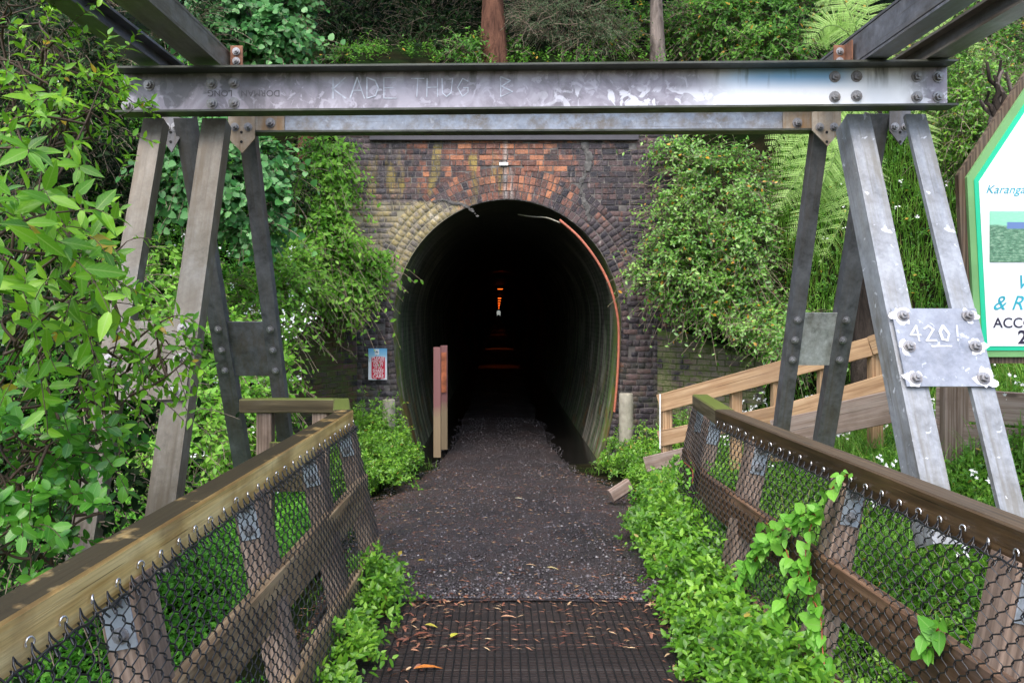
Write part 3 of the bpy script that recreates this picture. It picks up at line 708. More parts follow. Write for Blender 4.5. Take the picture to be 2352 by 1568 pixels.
# tunnel lamps
def emis(name, col, st):
    t = NT(name); return t.done(t.n('Emission', {0: col, 1: st}).outputs[0])
M_LAMP = emis('orange_lamp_glow', (1, .12, .01), 1.0)
hood = mat_simple('lamp_hood', (.05, .05, .05), .6)
for i, Yl in enumerate([33, 49, 80, 98, 120, 145, 180, 230, 300]):
    zl = 2.98
    lm = thing('tunnel_lamp', (.1, Yl, zl), ['orange tunnel lamp nearest the mouth, hooded', 'brightest orange lamp high in the dark tunnel'][i] if i < 2 else ('third', 'fourth', 'fifth', 'sixth', 'seventh', 'eighth', 'deepest')[i - 2] + ' small orange lamp down the row inside the dark tunnel', 'lamp', 'orange lamps along the tunnel crown')
    box('lamp_hood', (.1, Yl - .04, zl + (.06 if i else -.0)), .5, .03 if not i else .05, .1, hood, lm, ch=0)
    box('lamp_tube', (.1, Yl, zl), .3 if i < 2 else .3, .08, .06 if i < 2 else .08 + Yl * .0006, M_LAMP, lm, ch=0)
    if i < 4:
        pl = bpy.data.lights.new('lamp_light', 'SPOT'); pl.spot_size = R(48); pl.spot_blend = 1.0; pl.energy = (30, 75, 80, 80)[i]; pl.color = (1, .16, .02); pl.shadow_soft_size = .15
        po = bpy.data.objects.new('lamp_light', pl); place(po, Matrix.Translation((.1, Yl + .1, zl - .15)), lm)

# ------------------------------------------------------------------ portal sign, posts, bollards
def mat_sign_sky():
    t = NT('sign_print'); z = t.xyz(t.co('Generated'))[2]
    return t.done(t.bsdf(t.ramp(z, [(.55, (.8, .83, .86)), (.8, (.3, .58, .78)), (1, (.12, .42, .72))]), .3))
M_RED = mat_simple('sign_red', (.62, .02, .05), .4, var=.03)
M_WHITE = mat_simple('white_lettering', (.85, .85, .85), .5, var=.02)
M_INK = mat_simple('black_lettering', (.02, .015, .04), .5)
def text(body, loc, size, mat, parent, name='lettering', shear=0, sx=1, rot=(R(90), 0, 0), align='CENTER', offset=0, ext=.0006, fit=0):
    c = bpy.data.curves.new(name, 'FONT'); c.body = body; c.size = size; c.align_x = align; c.align_y = 'CENTER'; c.extrude = ext; c.shear = shear; c.offset = offset
    c.materials.append(mat); o = bpy.data.objects.new(name, c)
    from mathutils import Euler
    M = Matrix.Translation(Vector(loc)) @ Euler(rot).to_matrix().to_4x4() @ Matrix.Diagonal((sx, 1, 1, 1))
    COL.objects.link(o); bpy.context.view_layer.update()
    me = bpy.data.meshes.new_from_object(o.evaluated_get(bpy.context.evaluated_depsgraph_get())); me.name = name
    bpy.data.objects.remove(o); bpy.data.curves.remove(c)
    if fit: 
        xs_v = [v.co.x for v in me.vertices]; f_ = fit / max(max(xs_v) - min(xs_v), 1e-5)
        for v in me.vertices: v.co.x *= f_
    return place(bpy.data.objects.new(name, me), M, parent)
SY = 11.9; k = SY / F
c0 = at(867.5, 836, SY)
sg = thing('safety_sign', c0, 'white safety sign with red panel and blue top on the portal brick', 'sign')
wS, hS = 43 * k, 72 * k
box('sign_board', c0, wS, .012, hS, mat_sign_sky(), sg, ch=.002)
pc = at(869, 844, SY)
def rrect(w, h, r, y0, y1, n=5):
    pts = []
    for cx_, cz_, a0 in ((w / 2 - r, h / 2 - r, 0), (-w / 2 + r, h / 2 - r, 90), (-w / 2 + r, -h / 2 + r, 180), (w / 2 - r, -h / 2 + r, 270)):
        for i in range(n + 1): a = R(a0 + 90 * i / n); pts.append((cx_ + r * math.cos(a), cz_ + r * math.sin(a)))
    m = len(pts); v = [(x, y0, z) for x, z in pts] + [(x, y1, z) for x, z in pts]
    f = [tuple(range(m))[::-1], tuple(range(m, 2 * m))] + [(i, (i + 1) % m, m + (i + 1) % m, m + i) for i in range(m)]
    return mesh_py('panel', v, f)
obj('red_panel', rrect(31 * k, 51 * k, 4 * k, -.003, .003), M_RED, sg, Matrix.Translation(pc + Vector((0, -.008, 0))))
lines = [('PLEASE', 822, 6.6), ('KEEP LEFT', 828.6, 4.6), ('FOR THE', 833.6, 4.6), ('SAFETY', 839, 5.4), ('OF ALL', 844.4, 4.6), ('SHARE', 851, 7.0), ('WITH', 857.6, 6.2), ('CARE', 864.2, 7.4)]
for s_, yy, hh in lines:
    p = at(869, yy, SY); wd_ = {'PLEASE': 27, 'KEEP LEFT': 27, 'FOR THE': 22, 'SAFETY': 23, 'OF ALL': 18, 'SHARE': 25, 'WITH': 20, 'CARE': 25}[s_]
    o = text(s_, (p.x, SY - .0125, p.z), hh * k * 1.35, M_WHITE, sg, offset=.0004, fit=wd_ * k)
p = at(866, 808, SY); box('logo_panel', (p.x, SY - .008, p.z), 10 * k, .004, 13 * k, M_WHITE, sg, ch=0)
box('logo_mark', (p.x, SY - .0115, p.z), 5 * k, .003, 4 * k, mat_simple('logo_grey', (.2, .25, .3), .5), sg, rot=Matrix.Rotation(R(20), 3, 'Y'), ch=0)
p = at(870, 870, SY); box('footer_mark', (p.x, SY - .008, p.z), 9 * k, .004, 2.6 * k, M_INK, sg, ch=0)

def brown_post(px0, px1, py0, py1, Y, label, plate=False):
    b = at((px0 + px1) / 2, py1, Y); t_ = at((px0 + px1) / 2, py0, Y)
    g = thing('marker_post', b, label, 'post', 'brown posts at the tunnel mouth'); w = (px1 - px0) * Y / F
    t = NT('two_tone_post'); z = t.xyz(t.pos())[2]; n = t.noise(t.pos(), 10, 4)
    c = t.mix(t.mr(t.math('ADD', z, t.math('MULTIPLY', n, .2)), .15, .35), (.3, .22, .13), (.24, .105, .1)); m_ = t.done(t.bsdf(c, .6, 0, t.bump(t.noise(t.mapv(t.pos(), (60, 60, 6)), 1, 3), .3, .003)))
    base = Vector((b.x, Y, min(b.z, -.5) - .03))
    sweep('post_shaft', prof_rect(w, w, .006), base, t_, (1, 0, 0), m_, g)
    if plate:
        box('marker_panel', at((px0 + px1) / 2 - 1, 855, Y - .07), w * .8, .02, .62, mat_simple('worn_marker_paint', (.4, .12, .05), .5, var=.8, scale=7), g, ch=.002)
    return g
brown_post(996, 1013, 797, 1044, 12.3, 'plain brown painted post standing on the path at the tunnel mouth')
brown_post(1012, 1028, 793, 1022, 12.9, 'brown post with worn orange marker panel at the tunnel mouth', True)
for (px, w_, y0, y1, Y, lab) in ((893, 30, 917, 1010, 11.3, 'round concrete bollard half hidden in leaves below the safety sign'), (1438, 33, 903, 1020, 11.2, 'round mossy concrete bollard beside the end of the orange pipe')):
    b = at(px, y1, Y); t_ = at(px, y0, Y); r_ = w_ * Y / F / 2; H = t_.z - b.z + .3
    T(lathe('bollard', [(r_, 0), (r_ * .98, H * .4), (r_, H * .8), (r_ * .96, H - .015), (r_ * .88, H)], M_CONC, None, Matrix.Translation((b.x, Y, t_.z - H)), 24), lab, 'bollard', 'concrete bollards beside the portal')

# ------------------------------------------------------------------ steel portal frame
gan = thing('steel_bridge_frame', (.2, 4.6, 0), 'galvanised steel bridge portal frame with splayed legs straddling the walkway', 'bridge frame')
def hexbolt(name='bolt', r=.022):
    v = []; f = []
    def ring(n, rad, z, ph=0):
        s = len(v)
        for i in range(n): a = ph + 2 * math.pi * i / n; v.append((rad * math.cos(a), rad * math.sin(a), z))
        return s
    def cyl(n, rad, z0, z1, ph=0, r1=None):
        a = ring(n, rad, z0, ph); b = ring(n, r1 or rad, z1, ph)
        for i in range(n): j = (i + 1) % n; f.append((a + i, a + j, b + j, b + i))
        f.append(tuple(b + i for i in range(n)))
    cyl(12, r * 1.45, 0, .005); cyl(6, r, .005, .024, .3); cyl(8, r * .5, .024, .036)
    return mesh_py(name, v, f)
BOLT = hexbolt(); BOLT.materials.append(M_BOLT)
TO_CAM = Matrix.Rotation(R(90), 4, 'X')      # +z of the bolt points to -Y
def bolt(p, parent, M3=None, s=1.0):
    M = Matrix.Translation(Vector(p)) @ (M3 if M3 is not None else TO_CAM) @ Matrix.Rotation(random.uniform(0, 1), 4, 'Z') @ Matrix.Diagonal((s, s, s, 1))
    return obj('bolt', BOLT, None, parent, M)

# front crossbeam: web plate with flanges reaching towards the viewer
YB = 4.62
tilt = .028
zL, zR = 2.812, 2.85
bl, br_ = Vector((-2.085, YB, zL)), Vector((2.5, YB, zR))
M, L = frame(bl, br_, (0, -1, 0))
cb = sweep('crossbeam', [(x, y) for x, y in prof_C(.25, .125, .011)], bl, br_, (0, -1, 0), M_BEAM, gan)
M_FLANGE = mat_steel('dark_olive_flange', (.035, .038, .03), (.06, .065, .05), (.12, .125, .11), (.03, .035, .015), .8, metal=.1)  # all flange faces a darker olive than the web
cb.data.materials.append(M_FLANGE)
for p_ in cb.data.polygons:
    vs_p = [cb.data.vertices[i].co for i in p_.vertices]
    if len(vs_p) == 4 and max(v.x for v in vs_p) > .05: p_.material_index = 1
WFACE = YB - .0115
def beam_z(x): return zL + (zR - zL) * (x + 2.085) / 4.585
for px, py in ((290, 198), (342, 196), (292, 243), (344, 243), (487, 193), (538, 191), (487, 238), (538, 237), (1917, 177), (1967, 176), (1917, 223), (1967, 221), (2106, 176), (2155, 177), (2106, 223), (2155, 223)):
    p = at(px, py, WFACE); p.y = WFACE; bolt(p, cb)
# rear crossbeam
YB2 = 5.36
rb = sweep('rear_crossbeam', prof_C(.225, .12, .012), (-1.62, YB2, 2.852), (2.12, YB2, 2.866), (0, -1, 0), M_ST_B2, gan)
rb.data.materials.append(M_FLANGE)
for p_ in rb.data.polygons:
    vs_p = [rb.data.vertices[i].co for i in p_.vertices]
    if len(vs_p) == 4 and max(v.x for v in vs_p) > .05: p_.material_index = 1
M_BRK = mat_steel('rust_stained_bracket', (.2, .15, .1), (.32, .26, .19), (.46, .41, .34), (.3, .17, .07), 1.0, metal=.1)
for px, s in ((622, -1), (1830, 1)):
    p = at(px, 280, YB2 - .02); pl_ = box('end_bracket', (p.x - .04 * -s, YB2 - .02, 2.86), .26, .012, .2, M_BRK, rb, ch=.002)
    bolt((p.x, YB2 - .027, 2.82), rb)
# pointed hanger plates
def pent(name, px0, px1, py0, py1, pyt, Y, mat):
    a = at(px0, py0, Y); b = at(px1, py0, Y); c = at(px1, py1, Y); d = at(px0, py1, Y); e = at((px0 + px1) / 2 + 2, pyt, Y)
    v = [tuple(q) for q in (a, b, c, e, d)]; v2 = [(x, y + .012, z) for x, y, z in v]
    me = mesh_py(name, v + v2, [(0, 1, 2, 3, 4)[::-1], (5, 6, 7, 8, 9)] + [(i, (i + 1) % 5, 5 + (i + 1) % 5, 5 + i) for i in range(5)])
    o = obj(name, me, mat, gan)
    for t in (.25, .75):
        p = a.lerp(b, t); bolt((p.x, Y, at(0, 292, Y).z), o, s=.85)
    for t in (292 + 12, 292 + 34): 
        p = at((px0 + px1) / 2, t, Y - .001); lathe('bolt_hole', [(.009, 0), (.009, .0015)], mat_hole, o, Matrix.Translation(p) @ TO_CAM, 10, False)
    return o
mat_hole = mat_simple('dark_hole', (.01, .01, .01), .9)
pent('hanger_plate', 524, 585, 262, 318, 352, 5.2, M_BRK)
pent('hanger_plate', 1866, 1932, 252, 300, 336, 5.2, M_BRK)
pent('hanger_plate', 2043, 2092, 250, 300, 334, 5.2, M_ST_D)
pent('hanger_plate', 372, 412, 262, 318, 350, 5.2, M_ST_D)

# legs: each an angle section. (top px, py, Y) -> (bottom px, py, X)
def leg(topx, topy, Yt, botx, boty, w, inner, mat, near=True, d=.085, ext=1.12):
    t_ = at(topx, topy, Yt); X = t_.x; Yb = X * F / (botx - CX); b = Vector((X, Yb, CAM_H - (boty - CY) * Yb / F))
    b = t_ + (b - t_) * ext
    sgn = inner      # direction (+1/-1) along X of the side face that looks at the walkway
    # corner sits on the walkway side, one flange runs away from it across X, the other back in depth
    zc = (b - t_).normalized(); x_ = Vector((-sgn, 0, 0))
    yax = zc.cross(x_)
    back = Vector((0, 1, 0)) if near else Vector((0, 1, 0))
    pr = prof_L(w, d, .01)
    if yax.dot(back) < 0: pr = [(x, -y) for x, y in pr][::-1]
    st = t_ + Vector((sgn * w / 2, 0, 0))
    o = sweep('leg', pr, st, st + (b - t_), x_, mat, gan, 1)
    return o, t_, b
L1 = leg(492, 272, 4.66, 366, 1180, .135, 1, M_ST_L, d=.1)
L2 = leg(352, 272, 4.66, 186, 1240, .115, 1, M_ST_L)
L3 = leg(565, 300, 5.3, 652, 1010, .10, 1, M_ST_D, False)
L4 = leg(420, 272, 5.15, 552, 1060, .12, 1, M_ST_D, False)
R1 = leg(1972, 262, 4.66, 2150, 1120, .13, -1, M_ST_R, d=.17)
R2 = leg(2103, 262, 4.66, 2322, 1150, .115, -1, M_ST_R, d=.03)
R3 = leg(1888, 300, 5.25, 1800, 980, .095, -1, M_ST_D, False)
R4 = leg(2022, 262, 5.2, 1898, 1010, .13, -1, M_ST_D, False)

def tie(A, B, pyc, hh, mat, side, bolts, front=True, name='gusset_plate', over=.0, s=1.0):
    """plate bolted across two parallel legs at picture height pyc"""
    def pt(Lg, py):
        o, t_, b = Lg; lo, hi = 0, 1
        for _ in range(40):
            m = (lo + hi) / 2; p = t_.lerp(b, m); q_ = CY - (p.z - CAM_H) * F / p.y
            if q_ < py: lo = m
            else: hi = m
        return t_.lerp(b, lo)
    a0, a1, b0, b1 = pt(A, pyc - hh), pt(A, pyc + hh), pt(B, pyc - hh), pt(B, pyc + hh)
    d = ((a1 - a0).normalized()); x = Vector((1, 0, 0)) if b0.x > a0.x else Vector((-1, 0, 0)); nrm_ = d.cross(x).normalized()
    if nrm_.y > 0: nrm_ = -nrm_
    off = nrm_ * (.012 if front else -.012)
    A0, A1, B0, B1 = a0 - x * over, a1 - x * over, b0 + x * over, b1 + x * over
    v = [A0 + off, B0 + off, B1 + off, A1 + off]; v2 = [p + (nrm_ * .009 if front else -nrm_ * .009) for p in v]
    me = mesh_py(name, v + v2, [(0, 1, 2, 3), (7, 6, 5, 4)] + [(i, (i + 1) % 4, 4 + (i + 1) % 4, 4 + i) for i in range(4)])
    bmn = bmesh.new(); bmn.from_mesh(me); bmesh.ops.recalc_face_normals(bmn, faces=bmn.faces); bmn.to_mesh(me); bmn.free()
    o = obj(name, me, mat, gan)
    q_ = nrm_.to_track_quat('Z', 'Y').to_matrix().to_4x4()
    for (u, w_) in bolts:
        p = a0.lerp(b0, u).lerp(a1.lerp(b1, u), w_) + nrm_ * (.022 if front else .002)
        bolt(p, o, q_, s)
    return o
six = [(0.0, .1), (0.0, .5), (0.0, .9), (1.0, .1), (1.0, .5), (1.0, .9)]
M_GPR = mat_steel('bright_gusset_steel', (.16, .18, .22), (.25, .27, .32), (.36, .39, .45), (.3, .3, .3), .2, metal=.15, patch=5, white=.5)
gpl = tie(L2, L1, 830, 90, M_ST_L, -1, six, True, over=.055)
gpr = tie(R1, R2, 801, 89, M_GPR, 1, six, True, over=.05)
tie(L4, L3, 803, 62, M_ST_D, -1, [(0.0, .12), (0.0, .5), (0.0, .88), (1.0, .12), (1.0, .5), (1.0, .88)], False, s=.85)
M_SHINY = mat_steel('shiny_gusset_steel', (.28, .28, .27), (.5, .5, .48), (.75, .75, .74), (.2, .15, .1), .4, metal=.3, patch=14)
tie(R3, R4, 780, 60, M_SHINY, 1, [(0.0, .12), (0.0, .5), (0.0, .88), (1.0, .12), (1.0, .5), (1.0, .88)], False, s=.85)
tie(R3, R4, 1170, 30, M_ST_D, 1, [(0.0, .5), (1.0, .5)], False, s=.85)

# zinc spray blots round the bolts of the bright plate: flat paint patches
M_ZINC = mat_simple('zinc_touch_up_paint', (.82, .82, .86), .5, var=.05)
def blot(c, nrm_, r, parent, seed):
    rr = random.Random(seed); q_ = nrm_.to_track_quat('Z', 'Y').to_matrix().to_4x4(); v = [(0, 0, 0)]; n = 22; ph = [rr.uniform(0, 6) for _ in range(3)]
    for i in range(n): a = 6.2832 * i / n; k_ = r * (1 + .22 * math.sin(3 * a + ph[0]) + .15 * math.sin(5 * a + ph[1]) + .1 * math.sin(9 * a + ph[2])); v.append((k_ * math.cos(a), k_ * math.sin(a), 0))
    obj('paint_blot', mesh_py('paint_blot', v, [(0, 1 + i, 1 + (i + 1) % n) for i in range(n)]), M_ZINC, parent, Matrix.Translation(c) @ q_)
vsn = [WORLD[gpr.name] @ v.co for v in gpr.data.vertices]
ff = [vsn[4], vsn[5], vsn[6], vsn[7]]; pn = (ff[1] - ff[0]).cross(ff[3] - ff[0]).normalized(); pn = -pn if pn.y > 0 else pn
for i, (u, w_) in enumerate([(.09, .1), (.09, .5), (.09, .9), (.91, .1), (.91, .5), (.91, .9)]):
    blot(ff[0].lerp(ff[1], u).lerp(ff[3].lerp(ff[2], u), w_) + pn * .0015, pn, random.uniform(.036, .05), gpr, i)

# scratched / chalked writing as thin strokes
GL = {'K': [[(0, 0), (0, 1)], [(.6, 1), (0, .45), (.6, 0)]], 'A': [[(0, 0), (.35, 1), (.7, 0)], [(.15, .38), (.55, .38)]], 'D': [[(0, 0), (0, 1), (.4, .85), (.55, .5), (.4, .12), (0, 0)]],
      'E': [[(.55, 1), (0, 1), (0, 0), (.6, 0)], [(0, .5), (.45, .5)]], 'T': [[(0, 1), (.7, 1)], [(.35, 1), (.3, 0)]], 'H': [[(0, 0), (.03, 1)], [(.6, 0), (.6, 1)], [(0, .5), (.6, .52)]],
      'U': [[(0, 1), (.03, .2), (.25, 0), (.5, .2), (.6, 1)]], 'G': [[(.6, .85), (.3, 1), (.02, .5), (.3, 0), (.6, .25), (.6, .5), (.35, .5)]], 'B': [[(0, 0), (0, 1), (.5, .8), (.05, .52), (.6, .25), (0, 0)]],
      'O': [[(.3, 1), (.02, .5), (.3, 0), (.6, .5), (.3, 1)]], '4': [[(.45, 0), (.45, 1), (0, .38), (.6, .38)]], '2': [[(0, .8), (.3, 1), (.55, .75), (0, 0), (.6, .02)]],
      '0': [[(.3, 1), (.03, .6), (.1, .1), (.38, .02), (.55, .45), (.3, 1)]], '!': [[(.2, 1), (.1, .3)], [(.08, .1), (.07, .02)]]}
def strokes(name, word, org, ux, uz, nv, h, sp, wdt, mat, parent):
    V, Fc = [], []; x = 0
    for ch in word:
        if ch == ' ': x += h * .7; continue
        for pl in GL[ch]:
            pts = [org + ux * (x + a * h) + uz * (b * h) for a, b in pl]
            for p, q_ in zip(pts[:-1], pts[1:]):
                d = (q_ - p).normalized(); s_ = d.cross(nv).normalized() * wdt / 2 * random.uniform(.7, 1.2); b = len(V); o_ = nv * random.uniform(0, .0006)
                V += [p - s_ - d * wdt * .3 + o_, p + s_ - d * wdt * .3 + o_, q_ + s_ + d * wdt * .3 + o_, q_ - s_ + d * wdt * .3 + o_]; Fc.append((b, b + 1, b + 2, b + 3))
        x += h * sp
    return obj(name, mesh_py(name, V, Fc), mat, parent)
M_CHALK = mat_simple('chalk_scratch', (.6, .62, .68), .8, var=.3, scale=40)
strokes('chalk_writing', 'KADE', at(765, 226, WFACE - .002), Vector((1, 0, 0)), Vector((0, 0, 1)), Vector((0, -1, 0)), .115, .82, .007, M_CHALK, cb)
strokes('chalk_writing', 'THUG', at(945, 222, WFACE - .002), Vector((1, 0, 0)), Vector((0, 0, 1)), Vector((0, -1, 0)), .1, .85, .006, M_CHALK, cb)
strokes('chalk_writing', 'B', at(1150, 222, WFACE - .002), Vector((1, 0, 0)), Vector((0, 0, 1)), Vector((0, -1, 0)), .11, .85, .006, M_CHALK, cb)
M_ROLL = mat_simple('rolled_lettering', (.12, .11, .12), .6)
for s_, px in (('DORMAN', 598), ('LONG', 505)): text(s_, at(px, 214, WFACE - .001), .05, M_ROLL, cb, 'rolled_lettering', rot=(R(90), R(180), 0), ext=.001)
u_ = (ff[1] - ff[0]).normalized() if (ff[1] - ff[0]).x > 0 else (ff[0] - ff[1]).normalized(); tl = ff[0] if ff[0].x < ff[1].x else ff[1]
dn = Vector((0, 0, -1)); dn = (dn - pn * dn.dot(pn)).normalized()
M_SCR = mat_simple('pale_scratch', (.55, .57, .62), .7, var=.3)
strokes('chalk_writing', '420', tl + u_ * .07 + dn * .175 + pn * .003, u_, -dn, pn, .08, .9, .012, M_SCR, gpr); strokes('chalk_writing', '!', tl + u_ * .29 + dn * .175 + pn * .003, u_, -dn, pn, .08, .9, .011, M_SCR, gpr)
ul_ = tl + u_ * .16 + dn * .2 + pn * .003; v = [ul_, ul_ + u_ * .1, ul_ + u_ * .1 + dn * .006, ul_ + dn * .007]; obj('underline', mesh_py('underline', v, [(0, 1, 2, 3)]), M_ZINC, gpr)

# longitudinal top beams running back over the walkway towards the viewer
def longi(x0, x1, z0, h, flip, mat):
    w = abs(x1 - x0); xc = (x0 + x1) / 2
    return sweep('top_beam', prof_I(h, w, .014), (xc, 5.42, z0 + h / 2), (xc, -1.2, z0 + h / 2), (1, 0, 0), mat, gan)
ti = longi(-1.70, -1.545, 2.975, .125, 1, M_ST_L)
longi(-2.0, -1.88, 2.972, .11, 1, M_ST_D)
sweep('side_plate', prof_rect(.012, .1, .002), (-1.553, 5.3, 3.04), (-1.553, -1.2, 3.04), (1, 0, 0), M_ST_L, gan)
to = longi(2.0, 2.12, 2.98, .19, 1, M_ST_D)
longi(2.33, 2.45, 2.98, .12, 1, M_ST_L)
sweep('side_plate', prof_rect(.012, .15, .002), (2.006, 5.3, 3.075), (2.006, -1.2, 3.075), (1, 0, 0), M_ST_D, gan)
for px, xx in ((517, -1.53), (1912, 1.98)):
    s_ = -1 if xx > 0 else 1
    e = sweep('splice_angle', prof_L(.07, .1, .008), (xx, 4.72, 2.99), (xx, 4.72, 3.12), (s_, 0, 0), M_RUST, gan)
    for zz in (3.03, 3.085): bolt((xx + s_ * .035, 4.715, zz), e, s=.7)

# ------------------------------------------------------------------ walkway deck
deck = thing('walkway_deck', (.2, 2.5, 0), 'wet dark timber walkway deck under black anti-slip netting', 'deck')
yy = 4.575
while yy > -1.5:
    w = .145; sweep('plank', prof_rect(w - .008, .045, .004), (-.98, yy - w / 2, -.024 + random.uniform(-.002, .001)), (1.32, yy - w / 2, -.024), (0, 1, 0), M_DECK, deck); yy -= w
sweep('edge_plank', prof_rect(.03, .07, .004), (-.98, 4.6, -.035), (1.32, 4.6, -.035), (0, 1, 0), M_DECK, deck)
Pn = []
for x in np.arange(-.93, 1.28, .038): Pn.append([(x + random.uniform(-.003, .003), yv, .006) for yv in np.linspace(1.0, 4.57, 6)])
V1 = tubes(np.array(Pn), .0032, 4)
Pn = [[(xv, y, .003) for xv in np.linspace(-.95, 1.28, 6)] for y in np.arange(1.0, 4.58, .0165)]
V2 = tubes(np.array(Pn), .0017, 4); V, Fc = join([V1, V2])
obj('netting', mesh_np('netting', V, Fc), M_NET, deck)['kind'] = 'stuff'
for xx in (-.7, .2, 1.1): sweep('joist', prof_rect(.1, .2), (xx, 4.5, -.16), (xx, -1.5, -.16), (1, 0, 0), M_DECK, deck)

# ------------------------------------------------------------------ handrail fences
STAPLE = None
def staple_me():
    P = [[(.011 * math.cos(a), 0, .011 * math.sin(a)) for a in np.linspace(-.6, math.pi + .6, 9)]]
    V, Fc = tubes(np.array(P), .0026, 5); me = mesh_np('staple', V, Fc, True); me.materials.append(M_STAPLE); return me
STAPLE = staple_me()
def chain(path_top, lean, z0, z1, h=.031, inner=1):
    """path_top: list of (x,y) along the fence face. returns verts, faces"""
    P = np.array(path_top, float); seg = np.linalg.norm(np.diff(P, axis=0), axis=1); cum = np.concatenate([[0], np.cumsum(seg)]); L = cum[-1]
    nw = int(L / h); nv = int((z1 - z0) / h); m = 3
    W_ = []
    for k_ in range(nw):
        pts = []
        for j in range(nv):
            s0 = 0 if (j + k_) % 2 == 0 else 1
            for q_ in range(m):
                t = q_ / m; e = .5 - .5 * math.cos(math.pi * min(1, max(0, (t * 1.3 - .15)))); uu = (s0 + (1 - 2 * s0) * e)
                uu = uu * 1.1 - .05
                pts.append((k_ * h + uu * h, z1 - (j + t) * h, .0022 * (1 if uu > .5 else -1)))
        W_.append(pts)
    W_ = np.array(W_); u = np.clip(W_[..., 0] + rng.normal(0, .0012, W_.shape[:2]), 0, L); z = W_[..., 1]
    sag = .012 * np.sin(u * 5.1) * np.sin(np.pi * (z - z0) / (z1 - z0))
    x = np.interp(u, cum, P[:, 0]); y = np.interp(u, cum, P[:, 1])
    x = x - inner * (lean * (1 - z) ) * -1 + inner * (W_[..., 2] + sag + .01)
    return tubes(np.stack([x, y, z], -1), .0023, 4)

def fence(side, Xt, Yf, straps, braces, mrail, mpost, mbrace, label, extra=None):
    # side: -1 left, +1 right. inner direction = -side
    inn = -side; f = thing('handrail_fence', (Xt(3), 3, 0), label, 'fence')
    lean = .2
    def face(Y, z, off=0): return Vector((Xt(Y) + inn * lean * (1 - z) - inn * off, Y, z))
    yn = -.8
    # top rail: 0.115 wide, 0.1 tall
    r0 = Vector((Xt(yn) - inn * .05, yn, .943)); r1 = Vector((Xt(Yf) - inn * .05, Yf, .943))
    tr = sweep('top_rail', prof_rect(.1, .118, .007), r0, r1, (1, 0, 0), mrail, f, 6, .0015)
    # cap board on top, slightly proud
    for Y in straps:
        xo = lambda z: Xt(Y) + inn * lean * (1 - z) - inn * .062
        p = sweep('post', prof_rect(.1, .14, .006), (xo(-.3), Y + .07, -.3), (xo(.9), Y + .07, .9), (1, 0, 0), mpost, f)
        sp = sweep('strap_plate', prof_rect(.074, .006, .001), (xo(.74), Y - .004, .74), (xo(.905), Y - .004, .905), (1, 0, 0), M_PLATE, p)
        for zz in (.775, .865): bolt((xo(zz), Y - .007, zz), sp, None, .7)
    for zc_, nm in ((.51, 'mid_rail'), (.125, 'kick_board')):
        sweep(nm, prof_rect(.045, .2, .006), face(yn, zc_, .032), face(Yf, zc_, .032), (1, 0, 0), mbrace, f)
    pts = [(Xt(Y), Y) for Y in np.arange(.9, Yf + .001, .1)]
    if extra: pts += extra
    V, Fc = chain(pts, lean, .01, .915, inner=inn)
    obj('wire_mesh', mesh_np('wire_mesh', V, Fc, True), M_WIRE, f)['kind'] = 'stuff'
    # tension wire and knuckles along the rail, staples on the rail face
    tw = np.array([[(Xt(Y) + inn * (lean * .09 + .012), Y, .905 + .004 * math.sin(Y * 60)) for Y in np.arange(.9, Yf, .02)]])
    V, Fc = tubes(tw, .003, 5); obj('tension_wire', mesh_np('tension_wire', V, Fc, True), M_WIRE, f)
    kn = []; Y = .93; i = 0
    while Y < Yf - .03:
        zt = .93 + random.uniform(-.004, .006); xx = Xt(Y) + inn * .012; xb = Xt(Y) + inn * (.02 + lean * .1)
        kn.append([(xb, Y - .018, .885), (xx + inn * .004, Y - .006, .915), (xx, Y, zt), (xx + inn * .004, Y + .006, .915), (xb, Y + .02, .885)])
        if i % 2 == 0:
            obj('staple', STAPLE, None, tr, Matrix.Translation((Xt(Y) + inn * .008, Y, zt + .002)) @ Matrix.Rotation(R(90 + random.uniform(-25, 25)), 4, 'Z'))
        Y += .062; i += 1
    V, Fc = tubes(np.array(kn), .0026, 5); obj('wire_knuckles', mesh_np('wire_knuckles', V, Fc, True), M_WIRE, f)['kind'] = 'stuff'
    return f, face
XL = lambda Y: -.96 + (Y - 1.5) * (.07 / 3.5)
XR = lambda Y: 1.475 - (Y - 1.5) * (.14 / 3.6)
bl_ = [(1.9, .86, 1.05, .0), (2.9, .84, 1.95, .02), (3.85, .84, 2.95, .02), (4.75, .84, 3.9, .02), (2.85, .3, 2.1, -.3)]
fl, faceL = fence(-1, XL, 5.07, [1.1, 2.12, 3.14, 4.1, 4.96], bl_, M_RAIL_L, M_POST, M_BRACE, 'pale pine handrail fence with black chain-link mesh, streaked rail, safety sign side')
br2 = [(2.1, .84, 1.1, .0), (3.08, .84, 2.1, .02), (4.1, .84, 3.1, .02), (5.05, .84, 4.15, .02)]
fr, faceR = fence(1, XR, 5.1, [1.2, 2.28, 3.34, 4.4], br2, M_RAIL_R, M_POST, M_BRACE_R, 'dark wet timber handrail fence with black chain-link mesh and a climbing vine',
                  extra=[(1.345, 5.2), (1.37, 5.5), (1.41, 5.85), (1.43, 6.0)])
sweep('top_rail', prof_rect(.115, .1, .008), (1.40, 5.1, .95), (1.475, 6.05, .95), (1, 0, 0), M_MOSSW, fr, 3, .001)
for Yq, Xq in ((5.4, 1.42), (5.95, 1.47)):
    p_ = sweep('post', prof_rect(.1, .14, .006), (Xq - .24, Yq + .07, -.3), (Xq, Yq + .07, .9), (1, 0, 0), M_POST, fr)
    sp_ = sweep('strap_plate', prof_rect(.074, .006, .001), (Xq - .03, Yq - .004, .74), (Xq, Yq - .004, .905), (1, 0, 0), M_PLATE, p_)
